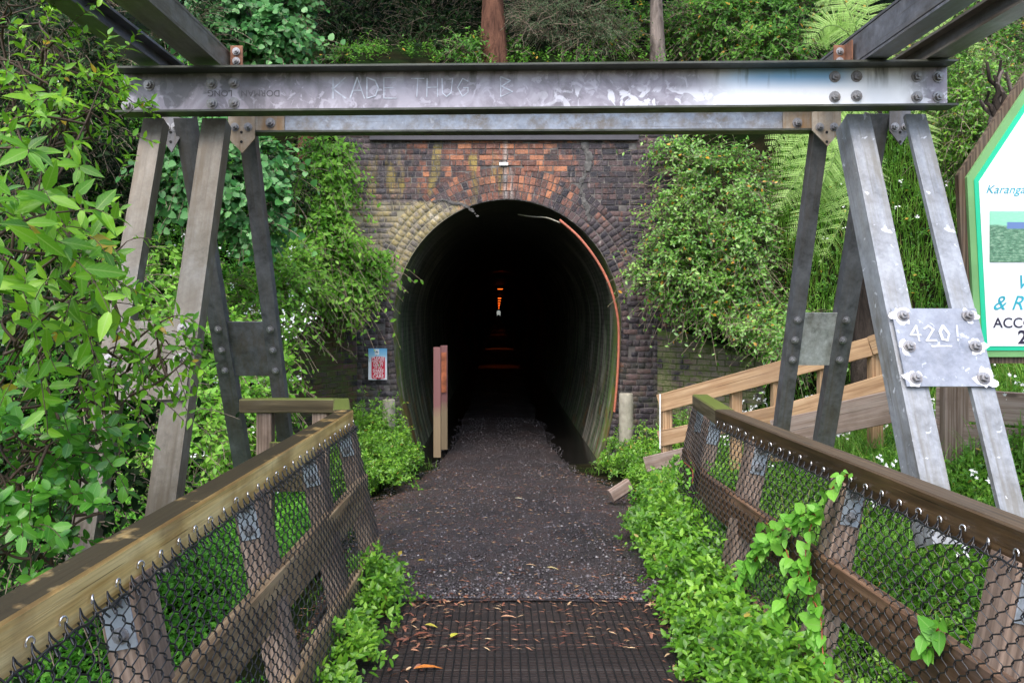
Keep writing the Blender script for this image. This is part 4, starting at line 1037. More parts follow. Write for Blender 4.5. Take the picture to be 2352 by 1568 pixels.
for zc_ in (.51, .125): sweep('mid_rail', prof_rect(.045, .2, .006), (1.34 + .03 - .2 * (1 - zc_), 5.1, zc_), (1.43 + .03 - .2 * (1 - zc_), 6.02, zc_), (1, 0, 0), M_BRACE_R, fr)
# short mossy barrier rail running off behind the far end of the pale fence
eb = thing('end_barrier', (-1.5, 5.9, -.3), 'short mossy timber barrier rail behind the far end of the pale fence', 'barrier')
sweep('top_rail', prof_rect(.1, .1, .008), (-1.85, 5.95, .93), (-1.15, 5.95, .93), (0, 1, 0), M_MOSSW, eb, 4, .002)
sweep('corner_piece', prof_rect(.11, .1, .008), (-1.13, 5.95, .932), (-.97, 5.12, .948), (1, 0, 0), M_MOSSW, eb)
for xx in (-1.68, -1.28): sweep('post', prof_rect(.11, .1, .006), (xx, 5.97, -.6), (xx, 5.97, .88), (1, 0, 0), M_POST, eb)
box('kick_board', (-1.47, 5.9, .5), .32, .04, .35, M_MOSSW, eb)

# ------------------------------------------------------------------ sawn timber fence and retaining boards on the far bank side
tf = thing('step_fence', (2.4, 7.8, 0), 'new sawn timber fence with two sloping rails climbing the grassy bank', 'fence')
def fy(px): return 8.5 + (px - 1515) * (7.0 - 8.5) / 520
def rail_(x0, y0, x1, y1, hpx, nm='rail', dy=0, m=M_NEWT):
    a = at(x0, y0, fy(x0)); b = at(x1, y1, fy(x1)); h = hpx * fy((x0 + x1) / 2) / F
    a.y += dy; b.y += dy
    d = (b - a).normalized(); nx = Vector((d.y, -d.x, 0)).normalized()
    return sweep(nm, prof_rect(.04, h, .004), a, b, nx, m, tf)
rail_(1515, 926, 1815, 845, 42); rail_(1817, 845, 2000, 796, 42); rail_(2002, 794, 2062, 772, 44)
rail_(1515, 1007, 1800, 948, 38); rail_(1802, 948, 2066, 872, 42)
for px, yt, yb in ((1531, 925, 1130), (1690, 880, 1080), (1785, 850, 1060), (1893, 830, 1060), (2010, 800, 1030)):
    t_ = at(px, yt, fy(px) + .06); b = Vector((t_.x, t_.y, at(px, yb, fy(px)).z)); sweep('post', prof_rect(.1, .1, .005), b, t_, (1, 0, 0), M_NEWT, tf)
sweep('white_edge', prof_rect(.012, .02, .002), at(1516, 1030, 8.43), at(1516, 905, 8.43), (1, 0, 0), M_PETAL, tf)

rw = thing('retaining_edge', (3.2, 6.6, .2), 'stacked grey timber boards retaining the bank below the sign', 'retaining wall')
def rboard(x0, y0, Y0, x1, y1, Y1, h, name='board'):
    a = at(x0, y0, Y0); b = at(x1, y1, Y1); d = (b - a).normalized(); nx = Vector((d.y, -d.x, 0)).normalized()
    return sweep(name, prof_rect(.05, h, .006), a, b, nx, M_SLEEP, rw)
rboard(1484, 1066, 8.2, 1595, 1040, 7.9, .15); rboard(1780, 1000, 7.4, 1905, 975, 7.1, .28); rboard(1900, 965, 7.1, 2085, 925, 6.7, .26)
rboard(2075, 1010, 6.7, 2180, 985, 6.5, .2)
rboard(2150, 925, 6.3, 2420, 945, 5.9, .24); rboard(2150, 1001, 6.28, 2420, 1025, 5.88, .22); rboard(2150, 1070, 6.3, 2420, 1100, 5.9, .2)
for x in (2178, 2206): sweep('post', prof_rect(.09, .08, .005), at(x, 1110, 6.2), at(x, 888, 6.2), (1, 0, 0), M_SLEEP, rw)
T(sweep('iron_stake', prof_rect(.02, .02, .004), at(2046, 950, 6.2), at(2043, 762, 6.2), (1, 0, 0), M_ST_D, None), 'thin dark iron stake standing in the bank before the sawn fence end', 'stake')
T(sweep('kerb_slab', prof_rect(.07, .13, .02), at(1402, 1140, 8.0), at(1446, 1112, 8.1), (0, 1, 0), M_SLEEP, None), 'short tilted timber slab lying at the path edge', 'slab')

# ------------------------------------------------------------------ roadside sign
SGY = 5.15
rs = thing('roadside_sign', at(2300, 840, SGY), 'large green-framed white roadside sign with clipped corner and landscape picture', 'sign')
k = SGY / F; S0 = at(2204, 400, SGY); zb = at(0, 832, SGY).z; zt = at(0, 95, SGY).z
def at2(px, py): return at(px, py, SGY)
def signpoly(name, ins, y0, y1, mat):
    # clipped-corner outline, inset by ins px
    x0 = 2200 + ins; xr = 2760 - ins; yb = 834 - ins; yc = 402 + ins * .45; yt = 110 + ins; xs1 = x0 + (yc - yt) * .66; xr1 = xr - (yc - yt) * .66
    pts = [(x0, yc), (x0 + 20, yb), (xr - 20, yb), (xr, yc), (xr1, yt), (xs1, yt)]
    P = [at2(a, b) for a, b in pts]; n_ = len(P)
    v = [(p.x, y0, p.z) for p in P] + [(p.x, y1, p.z) for p in P]
    return obj(name, mesh_py(name, v, [tuple(range(n_)), tuple(range(n_, 2 * n_))[::-1]] + [(i, (i + 1) % n_, n_ + (i + 1) % n_, n_ + i) for i in range(n_)]), mat, rs)
M_GREEN1 = mat_simple('frame_green', (.16, .36, .13), .5, var=.12, scale=5); M_GREEN2 = mat_simple('border_green', (.01, .5, .27), .4, var=.04)
signpoly('timber_surround', 0, SGY - .005, SGY + .035, mat_wood('weathered_sign_timber', (.05, .035, .025), (.12, .085, .06), (.2, .15, .1)))
signpoly('green_frame', 15, SGY - .03, SGY + .02, M_GREEN1); signpoly('green_border', 30, SGY - .036, SGY + .0, M_GREEN2); signpoly('white_face', 40, SGY - .04, SGY + .0, mat_simple('sign_white', (.84, .85, .88), .35, var=.02))
M_TEAL = mat_simple('teal_lettering', (.02, .33, .42), .5); M_GTXT = mat_simple('green_lettering', (.1, .5, .4), .5)
fy_ = SGY - .043
def stext(s, px, py, size, mat, shear=0, off=0): p = at(px, py, SGY); text(s, (p.x, fy_, p.z), size, mat, rs, shear=shear, align='LEFT', offset=off)
stext('Karangahake', 2254, 438, .075, M_TEAL, .35, -.0004); stext('Winery', 2322, 650, .125, M_TEAL, .35); stext('& Restaurant', 2270, 697, .125, M_TEAL, .35)
stext('ACCOMMODATION', 2272, 742, .088, M_INK, 0, .0006); stext('2 km', 2328, 775, .115, M_INK, 0, .0025)
t = NT('landscape_print'); g = t.co('Generated'); x, y, z = t.xyz(g); n_ = t.noise(t.mapv(g, (1, 1, 1)), 26, 6, .75)
c = t.ramp(n_, [(.35, (.03, .08, .05)), (.5, (.1, .24, .14)), (.68, (.35, .5, .36))])
hill = t.mr(t.math('ADD', z, t.math('MULTIPLY', t.noise(g, 4, 3), .25)), .83, .87); c = t.mix(t.math('MULTIPLY', hill, .8), c, (.3, .72, .5))
roof = t.math('MULTIPLY', t.mr(t.math('ABSOLUTE', t.math('SUBTRACT', x, .2)), .09, .08), t.mr(t.math('ABSOLUTE', t.math('SUBTRACT', z, .72)), .07, .06)); c = t.mix(roof, c, (.12, .2, .42))
M_PIC = t.done(t.bsdf(c, .4))
pa, pb = at(2264, 487, SGY), at(2600, 603, SGY); box('landscape_picture', ((pa.x + pb.x) / 2, fy_ + .001, (pa.z + pb.z) / 2), pb.x - pa.x, .006, pa.z - pb.z, M_PIC, rs, ch=.001)
for px in (2430, 2680):
    a = at(px, 860, SGY + .12); sweep('post', prof_rect(.1, .1), (a.x, a.y, -.3), (a.x, a.y, at(0, 300, SGY).z), (1, 0, 0), M_MOSSW, rs)
# ------------------------------------------------------------------ vegetation
def proj(P):
    return CX + P[:, 0] * F / np.maximum(P[:, 1], .1), CY - (P[:, 2] - CAM_H) * F / np.maximum(P[:, 1], .1)
def inview(P, m=120):
    x, y = proj(P); return (P[:, 1] > .5) & (x > -m) & (x < 2352 + m) & (y > -m) & (y < 1568 + m)
def scatter(x0, x1, y0, y1, n, mask=None, out=.12, lift=0.0):
    X = rng.uniform(x0, x1, n); Y = rng.uniform(y0, y1, n)
    g = np.abs(hgt(X, Y + .05) - hgt(X, Y - .05)) / .1; k = np.ones(n, bool)
    if mask is not None: k &= mask(X, Y)
    k &= g < 8
    X, Y = X[k], Y[k]; P = np.stack([X, Y, hgt(X, Y) + lift], -1)
    k = inview(P) | (rng.random(len(P)) < out)
    return P[k], hn(P[k][:, 0], P[k][:, 1])
def clumps(P, sc=1.1, seed=0.0):
    x, y, z = P.T
    return .5 + .25 * (np.sin(sc * 2.1 * x + seed) * np.sin(sc * 1.7 * y + 1 + seed) + np.sin(sc * 4.3 * x + 2 * z + seed) * np.sin(sc * 3.9 * z + y + seed * 2))
def cover(name, label, cat, P, Nn, L, nl, size, mat, tm=LEAF_S, droop=.2, spread=.85, upk=.6, kind='stuff'):
    d = nrm(Nn * .6 + np.array([0, -.15, upk]) + rng.normal(0, .35, P.shape)); Ls = L * rng.uniform(.5, 1.2, len(P)) * (.55 + .9 * clumps(P, 2.3))
    p, D, N_, S, st = sprays(P, d, Ls, nl, size, droop, spread)
    V, Fc = leaves(p, D, N_, S, tm); return T(obj(name, mesh_np(name, V, Fc), mat), label, cat, kind=kind)

# path corridor, walls, timber that must stay clear
def clear(X, Y):
    l, r = path_edges(np.maximum(Y, 4.6)); return ~((X > l + .05) & (X < r - .05) & (Y > 4.0) & (Y < 12.2))

# left bank
P, Nn = scatter(-9, -1.2, 5.2, 12.5, 60000, lambda X, Y: clear(X, Y) & (X < np.interp(Y, [5, 9, 10.4, 12, 12.01, 13], [-1.6, -1.75, -2.3, -2.5, -2.4, -2.4])))
cover('bank_groundcover', 'dense dark green groundcover with small leaves over the steep bank', 'groundcover', P, Nn, .17, 6, .062, M_BANK)
P, Nn = scatter(-7, -1.2, 1.0, 6.5, 26000, lambda X, Y: X < -1.05)
cover('gully_groundcover', 'glossy small-leaved groundcover filling the gully behind the pale fence', 'groundcover', P, Nn, .25, 7, .06, M_BANK, upk=1)
# ground in front of portal (left of path) up to sign
def mound(cxs, n, r, h, seed=0):
    out = []
    for (x, y, rr, hh) in cxs:
        m = int(n * rr * rr); a = rng.uniform(0, 6.28, m); q_ = np.sqrt(rng.random(m)) * rr; X = x + q_ * np.cos(a); Y = y + q_ * np.sin(a); z = hgt(X, Y)
        top = hh * np.sqrt(np.maximum(0, 1 - (q_ / rr) ** 2)) * (.62 + .75 * clumps(np.stack([X, Y, X * 0], -1), 6.0, x * 3)); out.append(np.stack([X, Y, np.maximum(z, zpath(Y) - (.3 if seed == 0 else .04)) + top * rng.uniform(.55, 1, m)], -1))
    return np.concatenate(out)
def pile(name, label, cat, cxs, n, L, nl, size, mat, tm=LEAF_OV, group=None, kind='stuff', extra=None, deckh=0):
    P = mound(cxs, n, 0, 0, deckh)
    if extra is not None: P = np.concatenate([P, extra])
    Nn = np.tile(np.array([0, -.5, 1.]), (len(P), 1))
    d = nrm(Nn + rng.normal(0, .55, P.shape)); p, D, N_, S, st = sprays(P, d, L * rng.uniform(.5, 1.2, len(P)) * np.where(rng.random(len(P)) < .12, 1.9, 1.0), nl, size, .25, .85, smin=.35)
    V, Fc = leaves(p, D, N_, S, tm); V2, F2 = tubes(st, .0022, 3)
    root = thing(name, tuple(P.mean(0)[:2]) + (float(P[:, 2].min()),), label, cat, group) if kind != 'stuff' else None
    o = obj('foliage' if root else name, mesh_np(name, V, Fc), mat, root)
    if root is None: T(o, label, cat, kind='stuff')
    else: o['kind'] = 'stuff'; q = obj('stems', mesh_np('stems', V2, np.concatenate([F2[:, [0, 1, 2]], F2[:, [0, 2, 3]]])), M_STEMG, root)
    return o
pile('left_path_bush', 'bright low bush below the safety sign at the left portal foot', 'bush',
     [(-1.75, 11.5, .55, .95), (-1.6, 11.0, .5, .75), (-1.45, 10.4, .5, .55), (-1.5, 9.8, .5, .5), (-1.45, 9.2, .45, .35), (-1.95, 10.8, .6, .9), (-1.85, 9.8, .5, .7), (-1.75, 8.8, .45, .5)], 1900, .16, 7, .055, M_COVER, kind='thing')
pile('fence_foot_groundcover', 'bright leafy groundcover creeping over the deck edge at the pale fence foot', 'groundcover',
     [(-.72, 4.9, .14, .16), (-.68, 4.6, .19, .24), (-.69, 4.3, .17, .2), (-.71, 4.05, .13, .14), (-.7, 3.75, .17, .22), (-.72, 3.5, .13, .12), (-.73, 3.1, .13, .14), (-.68, 4.45, .15, .3)], 3600, .09, 6, .05, M_COVER, deckh=1)
xs_ = []
for Y in np.arange(2.6, 6.4, .22):
    xb = XR(min(Y, 5.1)) - .2
    off_ = .07 if Y < 4.7 else -.05
    xs_.append((xb - off_ + random.uniform(-.05, .05), Y, .2 + .05 * random.random(), random.uniform(.24, .42)))
    if Y < 4.6: xs_.append((xb - .2 + random.uniform(-.08, .05), Y + .1, .15, random.uniform(.12, .24)))
    if Y > 5: xs_.append((xb + .2, Y, .35, .5))
pile('deck_side_groundcover', 'bright glossy groundcover spilling over the deck at the dark fence foot', 'groundcover', xs_, 2600, .11, 6, .052, M_COVER, deckh=1)
pile('right_path_bush', 'low bright bush around the concrete bollard at the right portal foot', 'bush',
     [(1.55, 10.6, .3, .2), (1.75, 10.2, .35, .3), (1.95, 9.6, .4, .3), (1.75, 9.2, .35, .22), (2.0, 10.9, .45, .5), (2.35, 10.6, .5, .6), (1.65, 11.3, .25, .45)], 1900, .14, 7, .052, M_COVER, kind='thing')
pile('path_edge_bush', 'bright bush at the path edge in front of the sawn fence foot', 'bush',
     [(1.75, 8.0, .35, .3), (1.9, 7.5, .4, .4), (1.6, 7.3, .3, .28), (1.7, 6.8, .38, .38), (2.0, 6.9, .4, .45), (2.1, 8.3, .4, .3)], 2100, .14, 7, .052, M_COVER, kind='thing')
P, Nn = scatter(1.2, 5, 2.0, 7.0, 9000, lambda X, Y: X > np.where(Y < 5.2, 1.5, 1.75))
cover('bank_foot_groundcover', 'green groundcover growing behind the dark fence', 'groundcover', P, Nn, .22, 7, .055, M_COVER, upk=1)

# right grassy bank (also behind the dark fence): blades, leaves, flowers
def blades(P, Nn, Lm, mat, name, label, w=.010):
    n = len(P); L = Lm * rng.uniform(.5, 1.3, n); a = rng.uniform(0, 6.28, n); side = np.stack([np.cos(a), np.sin(a) - .4, np.zeros(n)], -1)
    up = np.array([0, 0, 1.]); k = np.linspace(0, 1, 5); lean = rng.uniform(.25, .9, n)
    C = P[:, None] + (side * lean[:, None] * L[:, None])[:, None] * (k ** 1.8)[None, :, None] + up * (L[:, None] * (k - .45 * lean[:, None] * k ** 2.4))[..., None]
    wv = nrm(np.cross(side, up)); ww = w * (1 - k) ** .7 + .0008; V = np.stack([C - wv[:, None] * ww[None, :, None] / 2, C + wv[:, None] * ww[None, :, None] / 2], 2).reshape(-1, 3)
    b = (np.arange(n) * 10)[:, None, None]; f = np.array([(2 * i, 2 * i + 1, 2 * i + 3, 2 * i + 2) for i in range(4)])
    return T(obj(name, mesh_np(name, V, (f[None] + b).reshape(-1, 4), True), mat), label, 'grass', kind='stuff')
gm = lambda X, Y: (X > np.interp(Y, [3, 6, 8.3, 11, 11.2, 13], [1.75, 1.9, 2.0, 2.9, 3.9, 3.9])) & clear(X, Y)
P, Nn = scatter(1.55, 8, 2.4, 12.5, 66000, lambda X, Y: (X > np.interp(Y, [2, 3, 5.3, 6, 8.3, 11, 11.2, 13], [1.62, 1.6, 1.6, 1.9, 2.0, 2.9, 3.9, 3.9])) & clear(X, Y), .05)
blades(P, Nn, .36, M_GRASS, 'bank_grass', 'long arching green grass over the bank on the sign side')
P, Nn = scatter(1.9, 9, 3.0, 12.5, 15000, gm, .1)
cover('bank_weeds', 'leafy green weeds mixed through the grassy bank', 'weeds', P, Nn, .2, 6, .06, M_MIDF, tm=LEAF_S)
P, Nn = scatter(-7, -2.4, 7.2, 12, 7000, lambda X, Y: clumps(np.stack([X, Y, X * 0], -1), 1.3, 2) > .5, .1)
blades(P, Nn, .28, M_GRASS, 'left_bank_grass', 'tufts of arching grass on the leafy bank beside the portal', .009)

def flowers(name, label, P, up=.3, n_head=5, s=.02):
    n = len(P); H = P + np.stack([rng.normal(0, .04, n), rng.normal(0, .04, n) - .05, rng.uniform(.6, 1.15, n) * up], -1)
    c = (H[:, None] + rng.normal(0, .018, (n, n_head, 3))).reshape(-1, 3); m = len(c); pn_ = 5
    ax = nrm(rng.normal(0, .5, (m, 3)) + np.array([0, -.8, .5])); u = nrm(np.cross(ax, np.array([.3, .2, 1.]))); w = np.cross(ax, u)
    a = np.arange(pn_) * 2 * np.pi / pn_; D = np.cos(a)[None, :, None] * u[:, None] + np.sin(a)[None, :, None] * w[:, None] + .25 * ax[:, None]
    V, Fc = leaves(np.repeat(c, pn_, 0), D.reshape(-1, 3), np.repeat(ax, pn_, 0), np.full(m * pn_, s) * rng.uniform(.7, 1.2, m * pn_), LEAF_S)
    return T(obj(name, mesh_np(name, V, Fc), M_PETAL), label, 'flowers', kind='stuff')
P, Nn = scatter(2.3, 7.5, 4.6, 11, 520, lambda X, Y: gm(X, Y) & (clumps(np.stack([X, Y, X * 0], -1), 1.6, 1) > .42), 0)
flowers('white_bank_flowers', 'clusters of small white star flowers dotted over the grassy bank', P, .42, 5, .016)
P, Nn = scatter(-6, -2.2, 7.6, 11.5, 1000, lambda X, Y: clumps(np.stack([X, Y, X * 0], -1), 1.4, 4) > .45, 0)
flowers('white_creeper_flowers', 'tiny white flowers scattered through the dark green bank', P[:450], .26, 2, .015)
Pf = []
for px, py, Y, r_, m_ in ((660, 640, 9.7, .25, 40), (655, 760, 9.0, .22, 45), (600, 700, 9.2, .3, 30), (680, 900, 9.0, .15, 26), (610, 890, 8.8, .25, 36), (500, 900, 7.9, .3, 26), (430, 600, 8.3, .25, 14), (480, 1080, 7.0, .25, 20), (560, 1010, 7.6, .2, 16)):
    Pf.append(np.array(at(px, py, Y))[None] + rng.normal(0, 1, (m_, 3)) * np.array([r_, .1, r_]) * .7)
Pf = np.concatenate(Pf); Pf = Pf[rng.random(len(Pf)) < .5]
flowers('white_star_flowers', 'white star flowers speckled between the far legs beside the wing wall', Pf, .02, 3, .014)

# lumpy bushes with twigs
def bush(name, label, cat, blobs, n, size, mat, tm=LEAF_OV, nl=6, L=.22, droop=.35, stem=M_TWIG, gap=.58, group=None, out=(0, -.5, .3), sr=.003, limbs=8, spread=.9):
    """blobs: (px, py, Y, rx, ry, rz) in metres round photo positions"""
    tot = sum(b[3] * b[5] for b in blobs); S0, D0 = [], []
    for (px, py, Y, rx, ry, rz) in blobs:
        c = np.array(at(px, py, Y)); m = int(n * rx * rz / tot); d = nrm(rng.normal(size=(m * 2, 3)))
        d = d[(d[:, 1] < .45)][:m]; r_ = rng.uniform(.5, 1.0, len(d)) ** .6
        r_ *= 1 + .18 * np.sin(5 * d[:, 0] + 3 * d[:, 2] * 2 + px) + .1 * np.sin(9 * d[:, 2] + py)
        P = c + d * r_[:, None] * np.array([rx, ry, rz]); k = (clumps(P, 2.6 / max(.3, rz), px * .01) > gap * .75) | (rng.random(len(P)) < .2)
        S0.append(P[k]); D0.append(d[k])
    P = np.concatenate(S0); d = np.concatenate(D0); d = nrm(d + np.array(out) * .6 + rng.normal(0, .35, d.shape))
    Lr = L * rng.uniform(.6, 1.3, len(P)) * np.where(rng.random(len(P)) < .22, 2.1, 1.0)
    p, D, N_, S, st = sprays(P - d * L * .5, d, Lr, nl, size, droop, spread, smin=.4)
    V, Fc = leaves(p, D, N_, S, tm)
    b0 = np.array(at(*blobs[0][:3])); zmin = float(P[:, 2].min())
    root = thing(name, (b0[0], b0[1] + .2, zmin), label, cat, group)
    o = obj('foliage', mesh_np('foliage', V, Fc), mat, root); o['kind'] = 'stuff'
    V1 = tubes(st, sr, 3); LB = []
    for i in range(limbs):
        b = blobs[i % len(blobs)]; c = np.array(at(b[0], b[1], b[2])); e = c + np.array([random.uniform(-.8, .8) * b[3], -abs(random.gauss(0, .7)) * b[4], random.uniform(-.8, .9) * b[5]])
        s = c + np.array([random.uniform(-.2, .2), b[4] * .6, -b[5] * .8]); t = np.linspace(0, 1, 7)[:, None]; mid = (s + e) / 2 + rng.normal(0, .15 * b[3], 3)
        LB.append((1 - t) ** 2 * s + 2 * t * (1 - t) * mid + t ** 2 * e)
    V2 = tubes(np.array(LB), np.linspace(sr * 4, sr * 1.2, 7), 5); Vv, Ff = join([V1, V2])
    obj('branches', mesh_np('branches', Vv, Ff), stem, root)['kind'] = 'stuff'
    return root

bush('heart_leaf_shrub', 'pale heart-leaved shrub above the left end of the crossbeam', 'shrub', [(560, 40, 10.5, .75, .6, .5), (620, 90, 10.3, .55, .4, .35), (500, 95, 10.3, .4, .4, .3), (660, 20, 10.8, .35, .4, .3)], 1700, .105, M_KAWA, LEAF_ROUND, 5, .2)
bush('heart_leaf_shrub', 'pale heart-leaved shrub seen between the legs on the sign-free bank', 'shrub', [(420, 400, 8.6, .35, .4, .45), (560, 470, 8.8, .45, .4, .4), (600, 380, 9.0, .3, .3, .35), (470, 330, 8.7, .4, .4, .3), (600, 540, 8.9, .2, .2, .15)], 1500, .10, M_KAWA, LEAF_ROUND, 5, .18)
bush('dark_bank_shrub', 'dark green shrub below the front crossbeam on the left bank', 'shrub', [(250, 420, 9.5, .8, .6, .5), (650, 420, 10.8, .4, .4, .45), (90, 500, 9, .8, .6, .7), (250, 250, 9.5, .9, .5, .8), (80, 120, 8.5, .9, .5, .8), (280, 560, 9, .5, .4, .35)], 3000, .08, M_DARK, LEAF_OV, 6, .22)
bush('flowering_bank_shrub', 'bright green leafy growth between the far legs beside the mossy wing wall', 'shrub', [(610, 700, 9.6, .45, .35, .6), (625, 860, 9.0, .28, .3, .5), (470, 820, 8.2, .5, .4, .6), (520, 960, 7.8, .5, .35, .4), (400, 650, 8.8, .5, .4, .5), (660, 620, 10.2, .35, .3, .4), (300, 700, 8.2, .6, .4, .6), (440, 1060, 7.2, .45, .35, .35)], 3400, .085, M_IVY, LEAF_OV, 6, .24, .4)
bush('hanging_creeper', 'bright creeper hanging over the left shoulder of the brick portal', 'creeper', [(745, 560, 11.2, .5, .4, .55), (800, 620, 11.5, .5, .3, .4), (740, 420, 11.4, .45, .4, .55), (690, 640, 10.6, .4, .4, .4), (790, 670, 11.3, .3, .3, .3), (850, 590, 11.75, .3, .15, .12), (760, 350, 11.5, .3, .3, .25)], 3000, .1, M_IVY, LEAF_OV, 6, .26, .6)
bush('portal_shrub', 'glossy shrub with a few yellow leaves overhanging the right shoulder of the portal', 'shrub', [(1600, 600, 11.2, .6, .5, .75), (1560, 480, 11.5, .35, .3, .35), (1660, 430, 11.3, .6, .5, .55), (1680, 680, 10.9, .5, .4, .4), (1520, 620, 11.4, .4, .3, .4), (1560, 345, 11.7, .45, .3, .16), (1720, 560, 10.8, .35, .4, .6), (1590, 380, 11.6, .3, .2, .25)], 5200, .075, M_GLOSS, LEAF_OV, 6, .26, .3, limbs=26)
bush('bank_shrub', 'low glossy shrub on the grassy bank above the sawn timber fence', 'shrub', [(1790, 760, 10.0, .45, .4, .3), (1740, 740, 10.8, .4, .3, .3), (1830, 790, 9.4, .35, .3, .22)], 1500, .07, M_GLOSS, LEAF_OV, 6, .22)
bush('upper_bank_shrub', 'yellow-flecked shrub above the crossbeam beside the fern', 'shrub', [(1700, 60, 13.5, 1.0, .6, .6), (1820, 40, 13.2, .9, .6, .6), (1780, 110, 12.8, .7, .4, .35), (1640, 20, 14, .7, .5, .4)], 3200, .09, M_MIDF, LEAF_OV, 6, .28)
bush('dark_leaf_shrub', 'dark broad shrub beside the reddish forest trunk', 'shrub', [(1075, 110, 12.8, .2, .2, .22), (830, 125, 13.4, .5, .3, .14), (1180, 120, 13.4, .2, .2, .16)], 420, .085, M_MIDF, LEAF_OV, 6, .22)
bush('feathery_shrub', 'grey-green feathery bush with bare twigs above the middle of the crossbeam', 'shrub', [(1300, 50, 13.4, .9, .5, .45), (1390, 90, 13.2, .5, .4, .35), (1240, 20, 13.8, .6, .4, .3)], 1500, .07, M_GREY, LEAF_SN, 10, .3, .4, limbs=20)
bush('mid_green_shrub', 'mid green shrub behind the pale trunk', 'shrub', [(1450, 70, 14.5, .8, .5, .5), (1400, 115, 13.6, .5, .3, .16), (1580, 90, 14.5, .8, .4, .4)], 1700, .08, M_MIDF, LEAF_OV, 6, .25)
bush('corner_shrub', 'bright green shrub between the right beam end and the sign', 'shrub', [(2230, 230, 8.2, .42, .4, .45), (2180, 330, 8.4, .35, .3, .3), (2290, 300, 8.0, .35, .3, .35)], 1500, .055, M_COVER, LEAF_OV, 6, .18)
bush('sign_top_shrub', 'olive shrub in the top corner beyond the right top beam', 'shrub', [(2280, 80, 9.5, .8, .5, .5), (2340, 150, 9, .5, .4, .4), (2160, 110, 10.2, .5, .4, .3)], 1500, .06, M_MIDF, LEAF_S, 7, .24)
bush('top_corner_shrub', 'deep green shrub in the upper left corner behind the leafy branches', 'shrub', [(60, 40, 7.5, .6, .5, .4), (330, 60, 9.5, .9, .6, .6), (120, 250, 8.5, .9, .6, .8)], 1300, .08, M_DARK, LEAF_OV, 6, .25)

# forest: trunks with limbs and crowns added above the frame to shade the slope; further understory
def tree(px, Y, r0, label, bark, crown=(2.6, 3.5), lean=0.0, cn=2600, H=10, name='forest_tree', group='trees behind the portal'):
    x = (px - CX) * Y / F; zb = float(hgt(x, Y)) - .2; root = thing(name, (x, Y, zb), label, 'tree', group)
    K = 9; t = np.linspace(0, 1, K); C = np.stack([x + lean * t * H + .1 * np.sin(t * 5 + px), Y + .15 * np.sin(t * 4), zb + t * H], -1)
    V, Fc = tubes(C[None], r0 * (1.15 - .6 * t + .5 * np.exp(-t * 18)), 14)
    parts = [(V, Fc)]; top = C[-3:]; limbs = []
    for i in range(9):
        s = C[random.randint(5, 8)]; d = np.array([random.uniform(-1, 1), random.uniform(-1, 1), random.uniform(.2, .8)]); e = s + d / np.linalg.norm(d) * crown[0] * random.uniform(.6, .95)
        u = np.linspace(0, 1, 5)[:, None]; limbs.append(s * (1 - u) + e * u + np.array([0, 0, .3]) * np.sin(u * 3))
    parts.append(tubes(np.array(limbs), np.linspace(r0 * .35, r0 * .08, 5), 5)); V, Fc = join(parts)
    obj('trunk', mesh_np('trunk', V, Fc, True), bark, root)
    c = np.array([x + lean * H, Y, zb + H]); d = nrm(rng.normal(size=(cn, 3))); r_ = rng.uniform(.35, 1, cn) ** .6 * (1 + .25 * np.sin(4 * d[:, 0] + px) * np.sin(5 * d[:, 2]))
    P = c + d * r_[:, None] * np.array([crown[0], crown[0], crown[1] * .6]); k = clumps(P, .9, px) > .3; P, d = P[k], d[k]
    p, D, N_, S, st = sprays(P, d, np.full(len(P), .5), 5, .24, .3)
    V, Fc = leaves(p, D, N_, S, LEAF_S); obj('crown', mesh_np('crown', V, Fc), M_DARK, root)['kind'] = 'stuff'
    return root
tree(1120, 12.95, .15, 'forest tree with a broad reddish-brown trunk above the crossbeam middle', M_BARK)
tree(1497, 12.9, .08, 'slim forest tree with a pale speckled trunk', M_BARKP)
tree(693, 12.6, .1, 'reddish trunk at the edge of the pale heart-leaved shrub', M_BARK)
tree(1572, 17, .13, 'dim reddish trunk leaning behind the pale trunk', M_BARK, lean=.04)
tree(1930, 15.5, .12, 'reddish tree trunk behind the upper fern fronds', M_BARK)
tree(905, 19, .11, 'dark distant trunk deep in the shaded forest', M_BARKD)
tree(770, 16.5, .07, 'thin dark trunk in the shaded forest', M_BARKD)
tree(250, 15, .16, 'dark tree behind the upper left beam', M_BARKD, H=9)
tree(-150, 14, .18, 'dark tree beyond the upper left leafy branches', M_BARKD, H=8)
tree(2280, 16, .16, 'dark tree behind the upper right corner', M_BARKD, H=9)
for i, (px, Y) in enumerate(((900, 24), (1250, 22), (1650, 21), (500, 20))):
    tree(px, Y, .16, 'dark tree high on the slope, trunk ' + ('above the left third of the crossbeam', 'above and right of the arch crown', 'above the portal shrub', 'behind the pale heart-leaved shrub')[i], M_BARKD, crown=(3.6, 4.5), cn=3000, H=9)
for i, (px, Y, H_) in enumerate(((640, 15, 5.4), (1240, 14.5, 5.4), (1640, 15, 5.4), (1980, 17, 6.0), (520, 16, 5.6), (860, 17, 5.6), (1010, 18, 5.6), (1440, 18, 5.6))):  # saplings added so their unseen crowns darken the forest behind the portal
    tree(px, Y, .06, 'added slender dark sapling with an unseen crown that shades the forest, ' + ('left of the black forest gap', 'behind the feathery bush', 'beside the yellow-flecked shrub', 'behind the fern', 'behind the pale heart-leaved shrub', 'behind the upper left branches', 'deep in the black forest gap', 'deep behind the pale trunk')[i], M_BARKD, crown=(3.2, 2.4), cn=3400, H=H_)
